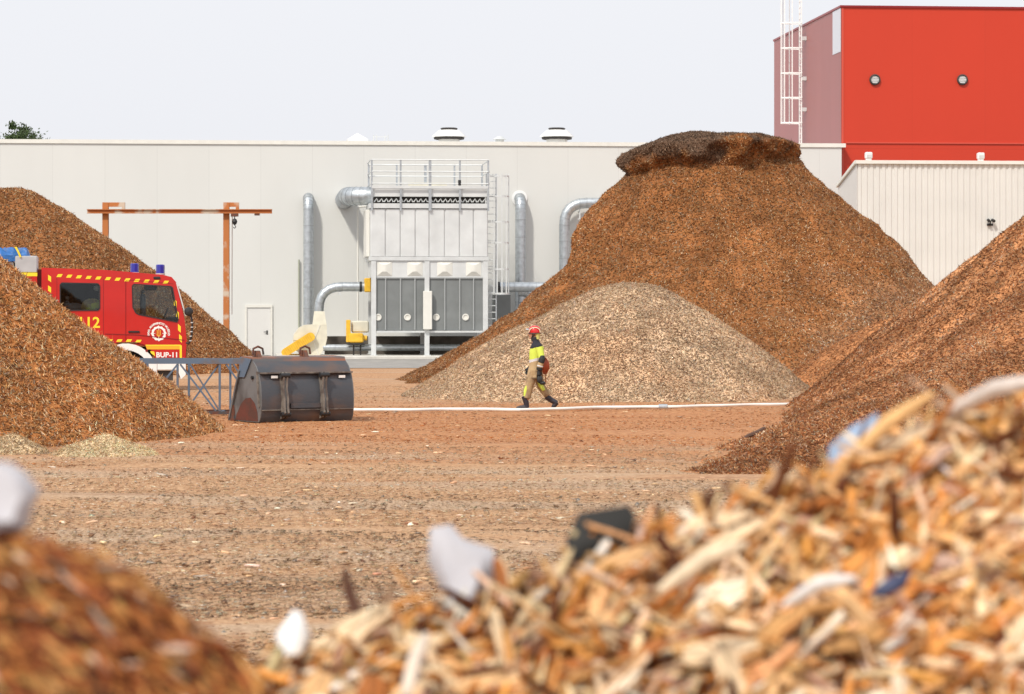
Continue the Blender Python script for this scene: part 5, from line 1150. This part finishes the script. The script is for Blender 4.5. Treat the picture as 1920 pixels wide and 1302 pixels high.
# trousers
trm = mix2('turnout_trousers', (.40,.28,.15), (.27,.18,.10), 9, .4, .6, .85)
mb = MB()
mb.loft([((0,0,1.0),(.115,0,0),(0,.15,0)),((.01,0,.90),(.125,0,0),(0,.165,0)),((.02,0,.80),(.115,0,0),(0,.155,0))])
limb(mb, [(.0,-.085,.86),(-.06,-.095,.70),fk,(-.165,-.10,.32),(-.18,-.10,.25)], [.105,.098,.092,.086,.088])
limb(mb, [(.04,.085,.86),(.09,.09,.68),rk,(.24,.10,.36),(.285,.10,.30)], [.105,.100,.092,.084,.086])
remeshed('trousers', mb, trm, man, .012, 4)
limem = M['jacket'].copy(); lm = mat('lime_fabric',(.62,.74,.10),.7)
mb = MB(); mb.tube([(-.155,-.135,.56),(-.195,-.14,.44),(-.215,-.135,.29)],[.030,.045,.034],10); part('shin_stripe', mb, lm, man)
mb = MB(); mb.tube([(.075,.03,.70),(.115,.0,.54),(.195,.01,.42)],[.03,.055,.035],10); part('shin_stripe', mb, lm, man)
# boots
def boot(A, toe, heel, nm='boot'):
    A = Vector(A); toe = Vector(toe); heel = Vector(heel); mb = MB(); mb.tube([A[:] if 0 else A+(A-heel).normalized()*.17, A+(A-heel).normalized()*.02, heel+(toe-heel)*.12+Vector((0,0,.045))],[.070,.060,.056],12)
    mb.tube([heel+Vector((0,0,.048)), heel.lerp(toe,.35)+Vector((0,0,.055)), heel.lerp(toe,.7)+Vector((0,0,.045)), toe+Vector((0,0,.036))],[.044,.052,.050,.030],12)
    o_ = remeshed(nm, mb, M['boot'], man, .010, 3)
    mb = MB(); d = toe-heel; mb.tube([heel+Vector((0,0,.012)),heel+d*.5+Vector((0,0,.012)),toe+Vector((0,0,.014))],[.035,.046,.034],10); mb.v = [(x,y,z if True else 0) for x,y,z in mb.v]
    return o_
boot((-.185,-.10,.14),(-.405,-.11,.0),(-.145,-.10,.0)); boot((.385,.10,.185),(.375,.10,.0),(.495,.10,.105))
# helmet with band, visor, lamp
mb = MB(); hc = (-.012,0,1.70)
mb.loft([((hc[0]+.012,0,1.665),(.128,0,0),(0,.112,0)),((hc[0]+.008,0,1.70),(.132,0,0),(0,.116,0)),((hc[0]+.006,0,1.75),(.126,0,0),(0,.108,0)),((hc[0]+.006,0,1.79),(.104,0,0),(0,.086,0)),((hc[0]+.008,0,1.818),(.065,0,0),(0,.05,0)),((hc[0]+.008,0,1.826),(.02,0,0),(0,.015,0))])
hl = part('helmet', mb, M['helmet'], man, smooth=60)
mb = MB(); arc_ = [(hc[0]+.006+.136*math.cos(R(a)), -.0-.118*abs(math.sin(R(50)))-.002, 1.675+.112*math.sin(R(a))) for a in range(0,181,15)]; 
arc_ = [(hc[0]+.006+.12*math.cos(R(a)), -.088-.012*math.sin(R(a)), 1.685+.098*math.sin(R(a))) for a in range(-5,186,14)]; mb.tube(arc_,.010,6); part('reflective_band', mb, M['band'], hl)
mb = MB(); mb.loft([((hc[0]+.008,0,1.655),(.150,0,0),(0,.126,0)),((hc[0]+.010,0,1.668),(.138,0,0),(0,.12,0))]); part('brim', mb, M['black'], hl)
mb = MB(); mb.tube([(-.135,-.06,1.735),(-.19,-.055,1.74)],[.022,.026],10); part('head_lamp', mb, M['galv'], hl)
mb = MB(); mb.tube([(-.04,-.085,1.66),(-.055,-.075,1.60),(-.075,-.03,1.545)],.010,6); mb.tube([(.02,-.085,1.66),(-.03,-.078,1.60),(-.07,-.03,1.548)],.009,6); part('chin_strap', mb, M['black'], hl)
mb = MB(); mb.loft([((.045,0,1.655),(.07,0,0),(0,.098,0)),((.055,0,1.58),(.055,0,0),(0,.085,0)),((.06,0,1.53),(.05,0,0),(0,.085,0))]); part('neck_guard', mb, mat('neck_cloth',(.60,.56,.18),.8), hl, smooth=60)
# orange bag carried behind
bag = thing('orange_bag', 'round orange-red bag slung at the back of the walking firefighter', 'bag', (.25,-.05,.95), PF)
b = lump((.212,-.01,.945), (.085,.14,.15), 2); b = part('bag_body', b, M['bagred'], bag, smooth=60)
mb = MB(); mb.tube([(.20,-.05,1.08),(.17,-.08,1.20),(.15,-.10,1.36)],.012,6); part('sling', mb, M['glove'], bag)
mb = MB(); mb.tube([(.22,-.12,.82),(.225,-.13,.70),(.235,-.12,.60)],[.012,.012,.016],6); part('hanging_strap', mb, mat('brown_strap',(.22,.08,.03),.8), bag)
tool = thing('tool_pouch', 'black radio and pouch hanging below the gloved hand of the firefighter', 'pouch', (.12,-.22,.62), PF)
b = part('pouch', lump((.10,-.235,.665), (.055,.04,.075), 9), M['glove'], tool, smooth=60)
b = part('nozzle', lump((.165,-.235,.585), (.06,.035,.035), 12), M['black'], tool, smooth=60)
